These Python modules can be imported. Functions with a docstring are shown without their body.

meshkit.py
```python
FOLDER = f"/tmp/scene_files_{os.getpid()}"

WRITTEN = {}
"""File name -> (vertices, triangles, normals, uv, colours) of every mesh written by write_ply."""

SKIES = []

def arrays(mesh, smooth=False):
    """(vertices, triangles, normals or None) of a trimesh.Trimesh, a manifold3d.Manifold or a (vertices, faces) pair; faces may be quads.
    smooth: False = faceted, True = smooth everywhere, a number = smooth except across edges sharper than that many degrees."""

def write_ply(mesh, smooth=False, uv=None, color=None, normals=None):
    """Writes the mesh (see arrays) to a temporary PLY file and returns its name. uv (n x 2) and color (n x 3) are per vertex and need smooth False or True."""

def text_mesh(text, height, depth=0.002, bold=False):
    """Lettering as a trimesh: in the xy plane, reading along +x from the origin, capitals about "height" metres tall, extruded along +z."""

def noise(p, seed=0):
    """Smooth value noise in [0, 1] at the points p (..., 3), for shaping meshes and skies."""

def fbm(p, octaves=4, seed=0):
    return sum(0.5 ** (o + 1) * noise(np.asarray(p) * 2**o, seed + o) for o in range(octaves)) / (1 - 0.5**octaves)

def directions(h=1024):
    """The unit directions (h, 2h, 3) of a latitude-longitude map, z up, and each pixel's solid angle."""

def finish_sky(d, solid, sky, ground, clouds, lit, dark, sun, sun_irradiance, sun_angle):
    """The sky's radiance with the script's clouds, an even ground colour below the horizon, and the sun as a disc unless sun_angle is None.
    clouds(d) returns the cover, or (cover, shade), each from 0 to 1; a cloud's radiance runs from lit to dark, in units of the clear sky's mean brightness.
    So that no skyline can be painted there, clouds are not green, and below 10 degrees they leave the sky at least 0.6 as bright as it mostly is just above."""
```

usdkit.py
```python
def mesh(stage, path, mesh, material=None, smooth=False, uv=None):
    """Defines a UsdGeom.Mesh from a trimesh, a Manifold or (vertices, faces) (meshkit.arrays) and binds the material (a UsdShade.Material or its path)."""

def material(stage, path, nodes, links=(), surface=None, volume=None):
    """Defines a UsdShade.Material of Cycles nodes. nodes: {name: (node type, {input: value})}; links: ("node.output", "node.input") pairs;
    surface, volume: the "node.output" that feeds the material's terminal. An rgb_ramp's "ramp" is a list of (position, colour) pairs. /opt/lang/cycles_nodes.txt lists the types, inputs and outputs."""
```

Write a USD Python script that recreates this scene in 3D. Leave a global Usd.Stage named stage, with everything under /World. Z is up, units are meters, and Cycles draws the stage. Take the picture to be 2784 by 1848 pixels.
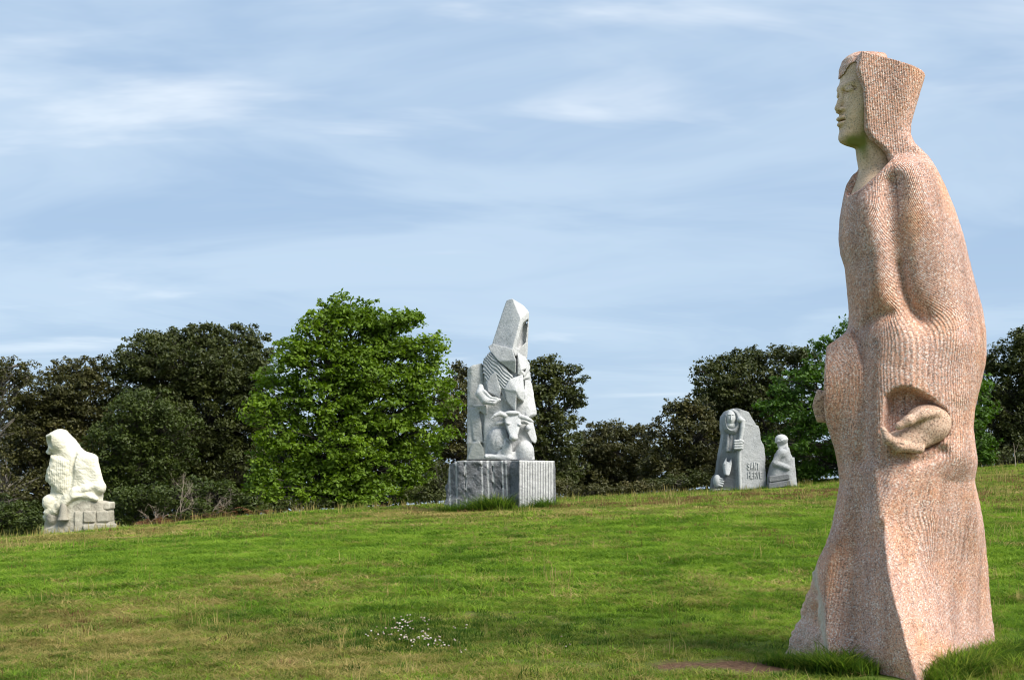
import math, numpy as np, trimesh, usdkit, meshkit
from pxr import Usd, UsdGeom, UsdLux, UsdShade, Gf, Sdf, Vt
from scipy.interpolate import RBFInterpolator, PchipInterpolator, RegularGridInterpolator
from scipy.spatial import ConvexHull
from scipy import sparse

stage = Usd.Stage.CreateInMemory()
UsdGeom.SetStageUpAxis(stage, 'Z'); UsdGeom.SetStageMetersPerUnit(stage, 1.0)
UsdGeom.Xform.Define(stage, '/World'); UsdGeom.Scope.Define(stage, '/World/Looks')

# ------------------------------------------------------------------ camera, sky, sun, exposure
EYE = 1.6; CX = 1392.0; HOR = 1300.0; FPX = 3867.0       # photograph: 2784 px wide, eye level near row 1300
cam = UsdGeom.Camera.Define(stage, '/World/camera')
cam.CreateHorizontalApertureAttr(36.0); cam.CreateVerticalApertureAttr(36.0 * 679 / 1024)
cam.CreateFocalLengthAttr(FPX / 2784 * 36.0)
cam.CreateVerticalApertureOffsetAttr((HOR - 924.0) / 2784 * 36.0)
cam.CreateClippingRangeAttr(Gf.Vec2f(0.1, 20000.0))
cam.CreateFStopAttr(9.0); cam.CreateFocusDistanceAttr(12.0)
cam.CreateExposureAttr(2.2)
cam.AddTranslateOp().Set(Gf.Vec3d(0, 0, EYE)); cam.AddRotateXOp().Set(90.0)

SUN = np.array([0.66, -0.52, 0.86]); SUN /= np.linalg.norm(SUN)
SUN_I, SUN_ANG, SKY_S = 0.40, 32.0, 0.05
sun = UsdLux.DistantLight.Define(stage, '/World/sun')
sun.CreateNormalizeAttr(True); sun.CreateIntensityAttr(SUN_I); sun.CreateAngleAttr(SUN_ANG); sun.CreateColorAttr(Gf.Vec3f(1.0, 0.95, 0.87))
_r = Gf.Rotation(Gf.Vec3d(0, 0, 1), Gf.Vec3d(*map(float, SUN)))
sun.AddTransformOp().Set(Gf.Matrix4d().SetRotate(_r))
dome = UsdLux.DomeLight.Define(stage, '/World/sky'); dome.CreateIntensityAttr(1.0)
dome.GetPrim().SetCustomDataByKey('kind', 'structure')

def chain(nodes, links, out):
    return nodes, links, out
_n = {
 'tc': ('texture_coordinate', {}),
 'sky': ('sky_texture', {'sky_type': 'single_scattering', 'sun_disc': False, 'sun_elevation': float(math.asin(SUN[2])), 'sun_rotation': float(math.atan2(SUN[0], SUN[1])), 'aerosol_density': 1.0, 'altitude': 100.0}),
 'sep': ('separate_xyz', {}),
 'zc': ('math', {'math_type': 'maximum', 'value2': 0.0}),
 'za': ('math', {'math_type': 'add', 'value2': 0.11}),
 'dx': ('math', {'math_type': 'divide'}), 'dy': ('math', {'math_type': 'divide'}),
 'xy': ('combine_xyz', {'z': 3.7}),
 'm1': ('mapping', {'scale': (0.8, 1.1, 1.0), 'location': (1.3, 0.35, 0.0), 'rotation': (0, 0, 0.10)}),
 'n1': ('noise_texture', {'scale': 1.0, 'detail': 6.0, 'roughness': 0.52, 'distortion': 0.7}),
 'r1': ('map_range', {'range_type': 'smoothstep', 'from_min': 0.36, 'from_max': 0.62, 'to_min': 0.0, 'to_max': 1.0, 'clamp': True}),
 'm2': ('mapping', {'scale': (1.0, 1.9, 1.0), 'location': (5.07, 9.15, 0.0)}),
 'n2': ('noise_texture', {'scale': 1.0, 'detail': 6.0, 'roughness': 0.5, 'distortion': 0.5}),
 'r2': ('map_range', {'range_type': 'smoothstep', 'from_min': 0.57, 'from_max': 0.80, 'to_min': 0.0, 'to_max': 1.0, 'clamp': True}),
 'hz': ('map_range', {'range_type': 'smoothstep', 'from_min': 0.0, 'from_max': 0.22, 'to_min': 1.0, 'to_max': 0.0, 'clamp': True}),
 'cl': ('mix', {'color1': (1.72, 2.40, 3.34), 'color2': (2.42, 3.06, 3.80)}),
 'cl2': ('mix', {'color2': (3.9, 4.25, 4.6)}),
 'cl3': ('mix', {'color2': (2.42, 3.14, 3.92)}),
 'hf': ('math', {'math_type': 'multiply', 'value2': 0.55}),
 'all': ('mix', {'fac': 0.93}),
 'bg': ('background_shader', {'strength': SKY_S}),
}
_l = [('tc.generated', 'sep.vector'), ('tc.generated', 'sky.vector'), ('sep.z', 'zc.value1'), ('zc.value', 'za.value1'), ('sep.x', 'dx.value1'), ('za.value', 'dx.value2'),
      ('sep.y', 'dy.value1'), ('za.value', 'dy.value2'), ('dx.value', 'xy.x'), ('dy.value', 'xy.y'), ('xy.vector', 'm1.vector'), ('m1.vector', 'n1.vector'), ('n1.fac', 'r1.value'),
      ('xy.vector', 'm2.vector'), ('m2.vector', 'n2.vector'), ('n2.fac', 'r2.value'), ('sep.z', 'hz.value'), ('hz.result', 'hf.value1'),
      ('r1.result', 'cl.fac'), ('cl.color', 'cl2.color1'), ('r2.result', 'cl2.fac'), ('cl2.color', 'cl3.color1'), ('hf.value', 'cl3.fac'),
      ('sky.color', 'all.color1'), ('cl3.color', 'all.color2'), ('all.color', 'bg.color')]
skymat = usdkit.material(stage, '/World/Looks/sky', _n, _l, surface='bg.background')
UsdShade.MaterialBindingAPI.Apply(dome.GetPrim()).Bind(skymat)

# ------------------------------------------------------------------ helpers
COUNT = {}
def unique(parent, name):
    k = COUNT.get((parent, name), 0); COUNT[(parent, name)] = k + 1
    return f'{parent}/{name}' if k == 0 else f'{parent}/{name}_{k:03d}'
def tag(p, label=None, cat=None, group=None, kind=None):
    p = p.GetPrim() if hasattr(p, 'GetPrim') else p
    for k, v in (('label', label), ('category', cat), ('group', group), ('kind', kind)):
        if v: p.SetCustomDataByKey(k, v)
    return p
def thing(name, label, cat, loc=(0, 0, 0), group=None, rotz=0.0, scale=None):
    x = UsdGeom.Xform.Define(stage, unique('/World', name)); x.AddTranslateOp().Set(Gf.Vec3d(*map(float, loc)))
    if rotz: x.AddRotateZOp().Set(float(rotz))
    if scale: x.AddScaleOp().Set(Gf.Vec3f(float(scale), float(scale), float(scale)))
    tag(x, label, cat, group); return x
def part(parent, name, mesh, mat, smooth=False, label=None, kind=None, prim=None, origin=None):
    pp = str(parent.GetPath()) if hasattr(parent, 'GetPath') else parent
    if hasattr(mesh, 'vertices'): mesh = (np.asarray(mesh.vertices), np.asarray(mesh.faces))
    v, f = mesh; v = np.asarray(v, float)
    if origin is not None: v = v - np.asarray(origin, float)
    m = usdkit.mesh(stage, unique(pp, name), (v, f), mat, smooth=smooth)
    if prim:
        for k, a in prim.items():
            UsdGeom.PrimvarsAPI(m).CreatePrimvar(k, Sdf.ValueTypeNames.FloatArray, 'vertex').Set(Vt.FloatArray.FromNumpy(np.asarray(a, np.float32)))
    if label: m.GetPrim().SetCustomDataByKey('label', label)
    if kind: m.GetPrim().SetCustomDataByKey('kind', kind)
    return m
def X(px, Y): return (px - CX) * Y / FPX
def Z(py, Y): return EYE + (HOR - py) * Y / FPX
def rot(ax, a):
    return trimesh.transformations.rotation_matrix(a, ax)[:3, :3]
def join(ms):
    vs, fs, n = [], [], 0
    for v, f in ms:
        vs.append(v); fs.append(f + n); n += len(v)
    return np.vstack(vs), np.vstack(fs)
def tube(pts, radii, sides=6):
    pts = np.asarray(pts, float); radii = np.broadcast_to(np.asarray(radii, float), len(pts)); n = len(pts)
    t = np.gradient(pts, axis=0); t /= np.maximum(np.linalg.norm(t, axis=1, keepdims=True), 1e-9)
    ref = np.where(np.abs(t[:, 2:3]) > 0.9, [[1.0, 0, 0]], [[0, 0, 1.0]]); a = np.cross(t, ref); a /= np.linalg.norm(a, axis=1, keepdims=True); b = np.cross(t, a)
    ang = np.arange(sides) / sides * 2 * np.pi
    v = pts[:, None] + radii[:, None, None] * (np.cos(ang)[None, :, None] * a[:, None] + np.sin(ang)[None, :, None] * b[:, None])
    v = np.vstack([v.reshape(-1, 3), pts[:1], pts[-1:]]); f = []
    for i in range(n - 1):
        for j in range(sides):
            p, q = i * sides + j, i * sides + (j + 1) % sides
            f += [(p, p + sides, q), (q, p + sides, q + sides)]
    for j in range(sides):
        f += [(n * sides, j, (j + 1) % sides), (n * sides + 1, (n - 1) * sides + (j + 1) % sides, (n - 1) * sides + j)]
    return v, np.array(f)
def bark(name, c1, c2):
    return usdkit.material(stage, '/World/Looks/' + name, {'g': ('geometry', {}), 'm': ('mapping', {'scale': (1, 1, 0.25)}), 'n': ('noise_texture', {'scale': 14.0, 'detail': 4.0}), 'r': ('rgb_ramp', {'ramp': [(0.3, c1), (0.7, c2)]}), 'b': ('bump', {'strength': 0.7, 'distance': 0.03}), 'p': ('principled_bsdf', {'roughness': 0.9})},
        [('g.position', 'm.vector'), ('m.vector', 'n.vector'), ('n.fac', 'r.fac'), ('r.color', 'p.base_color'), ('n.fac', 'b.height'), ('b.normal', 'p.normal')], surface='p.BSDF')
def leafy(name, ramp, trans=0.35, rough=0.55, scale=0.9, spec=0.35):
    """leaf colour varies from leaf to leaf and in patches through the crown"""
    return usdkit.material(stage, '/World/Looks/' + name, {'g': ('geometry', {}), 'n': ('noise_texture', {'scale': scale, 'detail': 2.0}), 'a': ('math', {'math_type': 'multiply_add', 'value2': 0.55, 'value3': -0.02}), 'a2': ('math', {'math_type': 'multiply_add', 'value2': 0.75}), 'r': ('rgb_ramp', {'ramp': ramp}),
        'p': ('principled_bsdf', {'roughness': rough, 'specular_ior_level': spec}), 't': ('translucent_bsdf', {}), 'h': ('hsv', {'value': 1.15, 'saturation': 1.1}), 'm': ('mix_closure', {'fac': trans})},
        [('g.position', 'n.vector'), ('g.random_per_island', 'a.value1'), ('n.fac', 'a2.value1'), ('a.value', 'a2.value3'), ('a2.value', 'r.fac'), ('r.color', 'p.base_color'), ('r.color', 'h.color'), ('h.color', 't.color'), ('p.BSDF', 'm.closure1'), ('t.BSDF', 'm.closure2')], surface='m.closure')

# ------------------------------------------------------------------ ground
_c = []
for px, py, Y in [(900, 1393, 42), (620, 1413, 43), (200, 1456, 44), (0, 1467, 44), (1360, 1386, 38), (1700, 1359, 47), (1930, 1342, 51), (2150, 1327, 52), (2450, 1302, 51), (2700, 1281, 50), (2784, 1272, 50)]:
    _c.append((X(px, Y), Y, Z(py, Y)))
for x, y, z in [(-4, 4, 0), (4, 4, 0), (0, 8, -0.05), (3.15, 10.6, -0.06), (3.15, 11.3, -0.03), (2.4, 12.4, 0.0), (4.4, 12.9, 0.05), (0.5, 11.3, -0.02), (-4, 11.5, -0.07), (0, 20, 0.24), (-7, 20, 0.08), (7, 20, 0.46), (0, 30, 0.62), (-10, 32, 0.12), (10, 34, 1.15),
                (-40, 10, -1.5), (-40, 45, -2.5), (40, 10, 1.2), (40, 45, 3.2), (-14, 58, -0.7), (-5, 58, 0.25), (3, 60, 0.7), (10, 60, 1.2), (18, 60, 1.8), (0, -30, -0.5), (-40, -30, -2), (40, -30, 1), (-40, 90, -6), (0, 90, -3.5), (40, 90, -2)]:
    _c.append((x, y, z))
_c = np.array(_c, float); _rbf = RBFInterpolator(_c[:, :2], _c[:, 2], kernel='thin_plate_spline', smoothing=0.02)
_gx, _gy = np.linspace(-60, 60, 161), np.linspace(-40, 95, 181)
_GX, _GY = np.meshgrid(_gx, _gy, indexing='ij')
_base = RegularGridInterpolator((_gx, _gy), _rbf(np.stack([_GX.ravel(), _GY.ravel()], 1)).reshape(_GX.shape), bounds_error=False, fill_value=None)
def ground(x, y):
    x, y = np.broadcast_arrays(np.asarray(x, float), np.asarray(y, float)); sh = x.shape; x, y = x.ravel(), y.ravel()
    z = _base(np.stack([np.clip(x, -60, 60), np.clip(y, -40, 95)], 1))
    far = np.maximum(0, np.maximum(np.abs(x) - 60, np.maximum(y - 95, -40 - y)))
    z = z - far * 0.05 + far ** 2 * 0.05 / 9000 * (far < 4500) + np.where(far >= 4500, 112, 0) * 1.0
    p = np.stack([x, y, 0 * x], 1)
    z = z + np.where(far > 0, 0, (meshkit.fbm(p * 0.7, 3, 5) - 0.5) * 0.10 + (meshkit.fbm(p * 3.1, 2, 9) - 0.5) * 0.035)
    return z.reshape(sh)
def spread(lo, hi, step, end):
    a = np.arange(lo, hi + step / 2, step); g = [step]
    while sum(g) < end: g.append(g[-1] * 1.35)
    g = np.cumsum(g); return np.concatenate([lo - g[::-1], a, hi + g])
_xs, _ys = spread(-22, 22, 0.22, 4000), spread(3, 66, 0.25, 4000)
_A, _B = np.meshgrid(_xs, _ys, indexing='ij')
_v = np.stack([_A, _B, ground(_A, _B)], -1).reshape(-1, 3)
_i = np.arange(len(_xs) * len(_ys)).reshape(len(_xs), len(_ys))
_f = np.stack([_i[:-1, :-1], _i[1:, :-1], _i[1:, 1:], _i[:-1, 1:]], -1).reshape(-1, 4)
soil_mat = usdkit.material(stage, '/World/Looks/ground', {'g': ('geometry', {}), 'n': ('noise_texture', {'scale': 0.6, 'detail': 6.0, 'roughness': 0.7}), 'n2': ('noise_texture', {'scale': 22.0, 'detail': 5.0, 'roughness': 0.7}),
    'r': ('rgb_ramp', {'ramp': [(0.35, (0.085, 0.14, 0.02)), (0.5, (0.14, 0.19, 0.035)), (0.62, (0.21, 0.19, 0.06))]}), 'r2': ('rgb_ramp', {'ramp': [(0.3, (0.55, 0.55, 0.55)), (0.7, (1, 1, 1))]}), 'm': ('mix', {'mix_type': 'multiply', 'fac': 1.0}), 'b': ('bump', {'strength': 1.0, 'distance': 0.04}),
    's': ('attribute', {'attribute': 'bare'}), 'n3': ('noise_texture', {'scale': 5.0, 'detail': 5.0, 'roughness': 0.7}), 'k3': ('math', {'math_type': 'multiply_add', 'value2': 2.6, 'value3': -1.3}), 'k4': ('math', {'math_type': 'add', 'use_clamp': True}), 'k5': ('math', {'math_type': 'multiply', 'use_clamp': True}), 'ms': ('mix', {}), 'rs': ('rgb_ramp', {'ramp': [(0.3, (0.06, 0.033, 0.02)), (0.55, (0.13, 0.075, 0.045)), (0.75, (0.22, 0.16, 0.10))]}), 'p': ('principled_bsdf', {'roughness': 0.95, 'specular_ior_level': 0.1})},
    [('g.position', 'n.vector'), ('g.position', 'n2.vector'), ('n.fac', 'r.fac'), ('n2.fac', 'r2.fac'), ('r.color', 'm.color1'), ('r2.color', 'm.color2'), ('n2.fac', 'rs.fac'), ('m.color', 'ms.color1'), ('rs.color', 'ms.color2'), ('g.position', 'n3.vector'), ('n3.fac', 'k3.value1'), ('k3.value', 'k4.value1'), ('s.fac', 'k4.value2'), ('k4.value', 'k5.value1'), ('s.fac', 'k5.value2'), ('k5.value', 'ms.fac'), ('ms.color', 'p.base_color'), ('n2.fac', 'b.height'), ('b.normal', 'p.normal')], surface='p.BSDF')
# worn patches: (px, py, half width px, half height px) of the photograph, laid on the ground where they lie
def onground(px, py):
    Y = 12.0
    for _ in range(60):
        d = (py - HOR) / FPX; z = float(ground(X(px, Y), Y)); Yn = (EYE - z) / max(d, 0.004); Y = 0.6 * Y + 0.4 * min(Yn, 48)
    return X(px, Y), Y
BARE = []
for px, py, w, amp in [(1990, 1810, 0.85, 1.3), (1880, 1804, 0.6, 1.0), (2095, 1808, 0.6, 1.2), (2010, 1826, 0.35, 1.2), (1480, 1800, 0.55, 0.5), (1130, 1840, 0.4, 0.5), (1390, 1665, 0.7, 0.55), (1290, 1678, 0.4, 0.45), (1120, 1625, 0.45, 0.5), (1420, 1483, 0.9, 0.35), (1210, 1533, 0.5, 0.3)]:
    x, y = onground(px, py); BARE.append((x, y, w, 0.36 * w, amp))
def bare(x, y):
    n = (meshkit.fbm(np.stack([x, y, 0 * x], -1) * 3.0, 3, 3) - 0.5) * 1.5; o = 0 * x
    for bx, by, a, b, amp in BARE:
        o = np.maximum(o, amp * np.clip(1.35 - np.sqrt(((x - bx) / a) ** 2 + ((y - by) / b) ** 2) + n, 0, 1))
    return o
gm = part('/World', 'ground', (_v, _f), soil_mat, smooth=True, kind='structure', prim={'bare': bare(_v[:, 0], _v[:, 1])})

# ------------------------------------------------------------------ grass
R = np.random.default_rng(11)
def grassmat(name, ramp, trans=0.5):
    return usdkit.material(stage, '/World/Looks/' + name, {'g': ('geometry', {}), 'o': ('object_info', {}), 'n': ('noise_texture', {'scale': 0.8, 'detail': 3.0}), 'a': ('math', {'math_type': 'multiply_add', 'value2': 0.65}), 'a0': ('math', {'math_type': 'multiply_add', 'value2': 0.55, 'value3': -0.33}), 'a2': ('math', {'math_type': 'multiply_add', 'value2': 0.8}), 'r': ('rgb_ramp', {'ramp': ramp}),
        'p': ('principled_bsdf', {'roughness': 0.65, 'specular_ior_level': 0.12}), 't': ('translucent_bsdf', {}), 'm': ('mix_closure', {'fac': trans})},
        [('g.position', 'n.vector'), ('o.random', 'a0.value1'), ('a0.value', 'a.value3'), ('g.random_per_island', 'a.value1'), ('n.fac', 'a2.value1'), ('a.value', 'a2.value3'), ('a2.value', 'r.fac'), ('r.color', 'p.base_color'), ('r.color', 't.color'), ('p.BSDF', 'm.closure1'), ('t.BSDF', 'm.closure2')], surface='m.closure')
G_green = grassmat('grass_green', [(0.15, (0.075, 0.155, 0.011)), (0.45, (0.20, 0.33, 0.026)), (0.7, (0.31, 0.43, 0.05)), (0.92, (0.50, 0.50, 0.15))])
G_olive = grassmat('grass_olive', [(0.15, (0.085, 0.14, 0.014)), (0.45, (0.235, 0.285, 0.04)), (0.7, (0.38, 0.37, 0.09)), (0.92, (0.54, 0.46, 0.20))])
G_straw = grassmat('grass_straw', [(0.1, (0.14, 0.16, 0.03)), (0.4, (0.34, 0.29, 0.085)), (0.7, (0.52, 0.40, 0.165)), (0.95, (0.66, 0.54, 0.30))])
G_dark = grassmat('grass_dark', [(0.15, (0.03, 0.07, 0.008)), (0.5, (0.065, 0.13, 0.014)), (0.8, (0.12, 0.19, 0.03))])
G_rust = grassmat('grass_rust', [(0.1, (0.13, 0.07, 0.03)), (0.5, (0.24, 0.13, 0.06)), (0.9, (0.36, 0.24, 0.12))])
def blades(n, radius, h, w, bend, rng, segs=2):
    a = rng.uniform(0, 2 * np.pi, n); r = radius * np.sqrt(rng.uniform(0, 1, n)); x0 = np.stack([r * np.cos(a), r * np.sin(a), np.full(n, -0.015)], 1)
    hh = h * rng.uniform(0.45, 1.15, n); d = rng.uniform(0, 2 * np.pi, n); dv = np.stack([np.cos(d), np.sin(d), 0 * d], 1); bb = bend * rng.uniform(0.2, 1.3, n) * hh
    sd = d + np.pi / 2 + rng.normal(0, 0.5, n); s = np.stack([np.cos(sd), np.sin(sd), 0 * sd], 1) * (w * rng.uniform(0.7, 1.2, n) / 2)[:, None]
    rows = []
    for k in range(segs + 1):
        t = k / segs; c = x0 + dv * (bb * t ** 2)[:, None] + np.array([0, 0, 1]) * (hh * (t - 0.25 * bend * t ** 2))[:, None]
        rows += [c - s * (1 - t ** 1.5), c + s * (1 - t ** 1.5)] if k < segs else [c]
    v = np.stack(rows, 1); m = v.shape[1]; f = []
    for k in range(segs - 1): f += [(2 * k, 2 * k + 1, 2 * k + 3), (2 * k, 2 * k + 3, 2 * k + 2)]
    f += [(m - 3, m - 2, m - 1)]
    f = (np.array(f)[None] + (np.arange(n) * m)[:, None, None]).reshape(-1, 3)
    return v.reshape(-1, 3), f
def instancer(path, protos, idx, pos, ang, sc, tilt=None):
    pi = UsdGeom.PointInstancer.Define(stage, path); rel = pi.CreatePrototypesRel()
    for k, (mesh, mat) in enumerate(protos):
        m = usdkit.mesh(stage, f'{path}/tuft_{k:03d}', mesh, mat); rel.AddTarget(m.GetPath())
    pi.CreateProtoIndicesAttr(Vt.IntArray.FromNumpy(np.asarray(idx, np.int32))); pi.CreatePositionsAttr(Vt.Vec3fArray.FromNumpy(np.asarray(pos, np.float32)))
    q = np.stack([np.cos(ang / 2), 0 * ang, 0 * ang, np.sin(ang / 2)], 1)
    pi.CreateOrientationsAttr(Vt.QuathArray([Gf.Quath(float(a), 0.0, 0.0, float(b)) for a, b in zip(q[:, 0], q[:, 3])]))
    pi.CreateScalesAttr(Vt.Vec3fArray.FromNumpy(np.asarray(sc, np.float32)))
    return pi
protos, kinds = [], {}
for zone, (n, rad, h, w) in enumerate([(30, 0.085, 0.085, 0.0095), (40, 0.15, 0.10, 0.015), (50, 0.27, 0.125, 0.026)]):
    for kname, mat, hs, bd in [('green', G_green, 1.0, 1.3), ('olive', G_olive, 0.9, 1.5), ('straw', G_straw, 1.0, 1.6), ('short', G_olive, 0.55, 0.9), ('dark', G_dark, 1.1, 0.7), ('tall', G_straw, 2.3, 0.3), ('rust', G_rust, 1.0, 0.5)]:
        for v in range(3):
            nn = n if kname != 'tall' else 7
            kinds.setdefault((zone, kname), []).append(len(protos)); protos.append((blades(nn, rad, h * hs, w * (0.7 if kname == 'tall' else 1), bd, R), mat))
P, I, A, S = [], [], [], []
# straw and green patches of the meadow: (px, py, w, h, kind weight) as seen in the photograph, laid on the ground
patches = []
for px, py, a, b, k, amp in [(120, 1660, 1.3, 1.6, 'straw', 0.9), (250, 1690, 0.9, 0.9, 'rust', 0.10), (330, 1770, 2.0, 1.2, 'straw', 1.0), (640, 1740, 1.6, 1.2, 'straw', 0.8), (700, 1620, 1.2, 1.6, 'straw', 0.75), (640, 1570, 1.0, 1.2, 'straw', 0.8), (820, 1600, 1.0, 1.6, 'straw', 0.75), (150, 1840, 1.5, 0.8, 'green', 0.8), (560, 1820, 1.6, 0.8, 'straw', 0.9), (1150, 1815, 1.7, 0.7, 'straw', 0.9), (880, 1800, 0.9, 0.7, 'straw', 0.7),
        (420, 1530, 5, 5, 'green', 1.0), (800, 1460, 4, 5, 'green', 0.8), (60, 1540, 3, 4, 'green', 0.8), (60, 1475, 3.5, 3, 'straw', 0.9), (200, 1462, 3, 2.0, 'straw', 0.7), (1130, 1730, 1.5, 1.6, 'dark', 0.25), (1100, 1640, 1.5, 1.5, 'green', 0.8), (1280, 1700, 1.5, 1.0, 'dark', 0.2), (980, 1690, 1.2, 1.4, 'dark', 0.2), (1950, 1680, 2.0, 1.4, 'green', 1.0), (1850, 1670, 1.8, 0.8, 'dark', 0.12), (2000, 1560, 3, 3, 'green', 0.8), (1950, 1440, 6, 6, 'green', 0.95), (1800, 1590, 2.0, 1.2, 'straw', 0.6), (2100, 1610, 2.0, 1.0, 'straw', 0.55),
        (1250, 1400, 2.5, 2.5, 'straw', 0.8), (1080, 1405, 3.5, 1.8, 'straw', 0.85), (1600, 1400, 6, 2.5, 'straw', 0.7), (1150, 1560, 1.6, 4.0, 'short', 0.9), (1300, 1430, 2.0, 6.0, 'short', 0.8), (1450, 1470, 1.5, 1.5, 'straw', 0.6), (1560, 1790, 2.5, 0.7, 'short', 0.9), (1900, 1790, 2.2, 0.7, 'short', 0.9), (1300, 1840, 2.5, 0.6, 'short', 0.6), (2760, 1500, 2, 5, 'green', 0.8), (2740, 1640, 1, 2, 'green', 0.6), (2100, 1350, 9, 3.0, 'rust', 0.16), (1750, 1372, 6, 2.0, 'rust', 0.12), (2740, 1300, 4, 4, 'rust', 0.12), (2740, 1320, 5, 4, 'straw', 0.6), (1450, 1640, 2.5, 1.2, 'olive', 0.8), (1650, 1720, 2.5, 1.5, 'olive', 0.8)]:
    x, y = onground(px, py); patches.append((x, y, a, b, k, amp))
CLEAR = []   # filled with the footprints of the sculptures: (x, y, radius)
CLEAR += [(X(2480, 12.2), 12.35, 0.62), (3.08, 10.95, 0.30), (3.12, 11.4, 0.3)]
def scatter(zone, Y0, Y1, dens, seed, scl=1.0):
    r = np.random.default_rng(seed); A_ = 0.50 * (Y1 ** 2 - Y0 ** 2); n = int(A_ * dens)
    Y = np.sqrt(r.uniform(Y0 ** 2, Y1 ** 2, n)); x = r.uniform(-0.50, 0.50, n) * Y
    p = np.stack([x, Y, 0 * x], 1); keep = r.uniform(0, 1, n) > 0.92 * bare(x, Y) ** 0.6
    for cx, cy, cr in CLEAR: keep &= (x - cx) ** 2 + (Y - cy) ** 2 > cr ** 2
    x, Y, p = x[keep], Y[keep], p[keep]; n = len(x)
    w = {k: np.zeros(n) for k in ('green', 'olive', 'straw', 'short', 'dark', 'rust', 'tall')}
    nz = meshkit.fbm(p * 0.55, 4, 21); n2 = meshkit.fbm(p * 1.7, 3, 33)
    w['green'] += 0.55 * np.clip((nz - 0.42) * 7, 0, 1) + 0.25; w['olive'] += 0.45; w['straw'] += 0.75 * np.clip((n2 - 0.52) * 8, 0, 1) + 0.07; w['dark'] += 0.5 * np.clip((0.40 - n2) * 8, 0, 1); w['tall'] += 0.05 + 0.08 * np.clip((nz - 0.5) * 5, 0, 1); w['rust'] += 0.02
    for bx, by, a, b, k, amp in patches:
        q = np.exp(-(((x - bx) / a) ** 2 + ((Y - by) / b) ** 2 + (n2 - 0.5) * 4)) * amp
        w[k] += 6.0 * np.clip(q, 0, 1.2) ** 1.3
    names = list(w); W = np.stack([w[k] for k in names], 1); W /= W.sum(1, keepdims=True)
    pick = (W.cumsum(1) > r.uniform(0, 1, n)[:, None]).argmax(1); var = r.integers(0, 3, n)
    table = np.array([kinds[(zone, k)] for k in names])
    s = scl * r.uniform(0.65, 1.35, n) * (0.5 + 0.5 * nz + 0.55 * n2)
    P.append(np.stack([x, Y, ground(x, Y)], 1)); I.append(table[pick, var]); A.append(r.uniform(0, 2 * np.pi, n)); S.append(np.stack([s, s, s * r.uniform(0.7, 1.15, n)], 1))
scatter(0, 9.0, 17, 260, 1); scatter(1, 16, 31, 95, 2); scatter(2, 29, 62, 34, 3)
gr = instancer('/World/grass', protos, np.concatenate(I), np.vstack(P), np.concatenate(A), np.vstack(S))
tag(gr, 'mown meadow grass, green with straw coloured patches, covering the hill', 'grass', kind='stuff')

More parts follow.
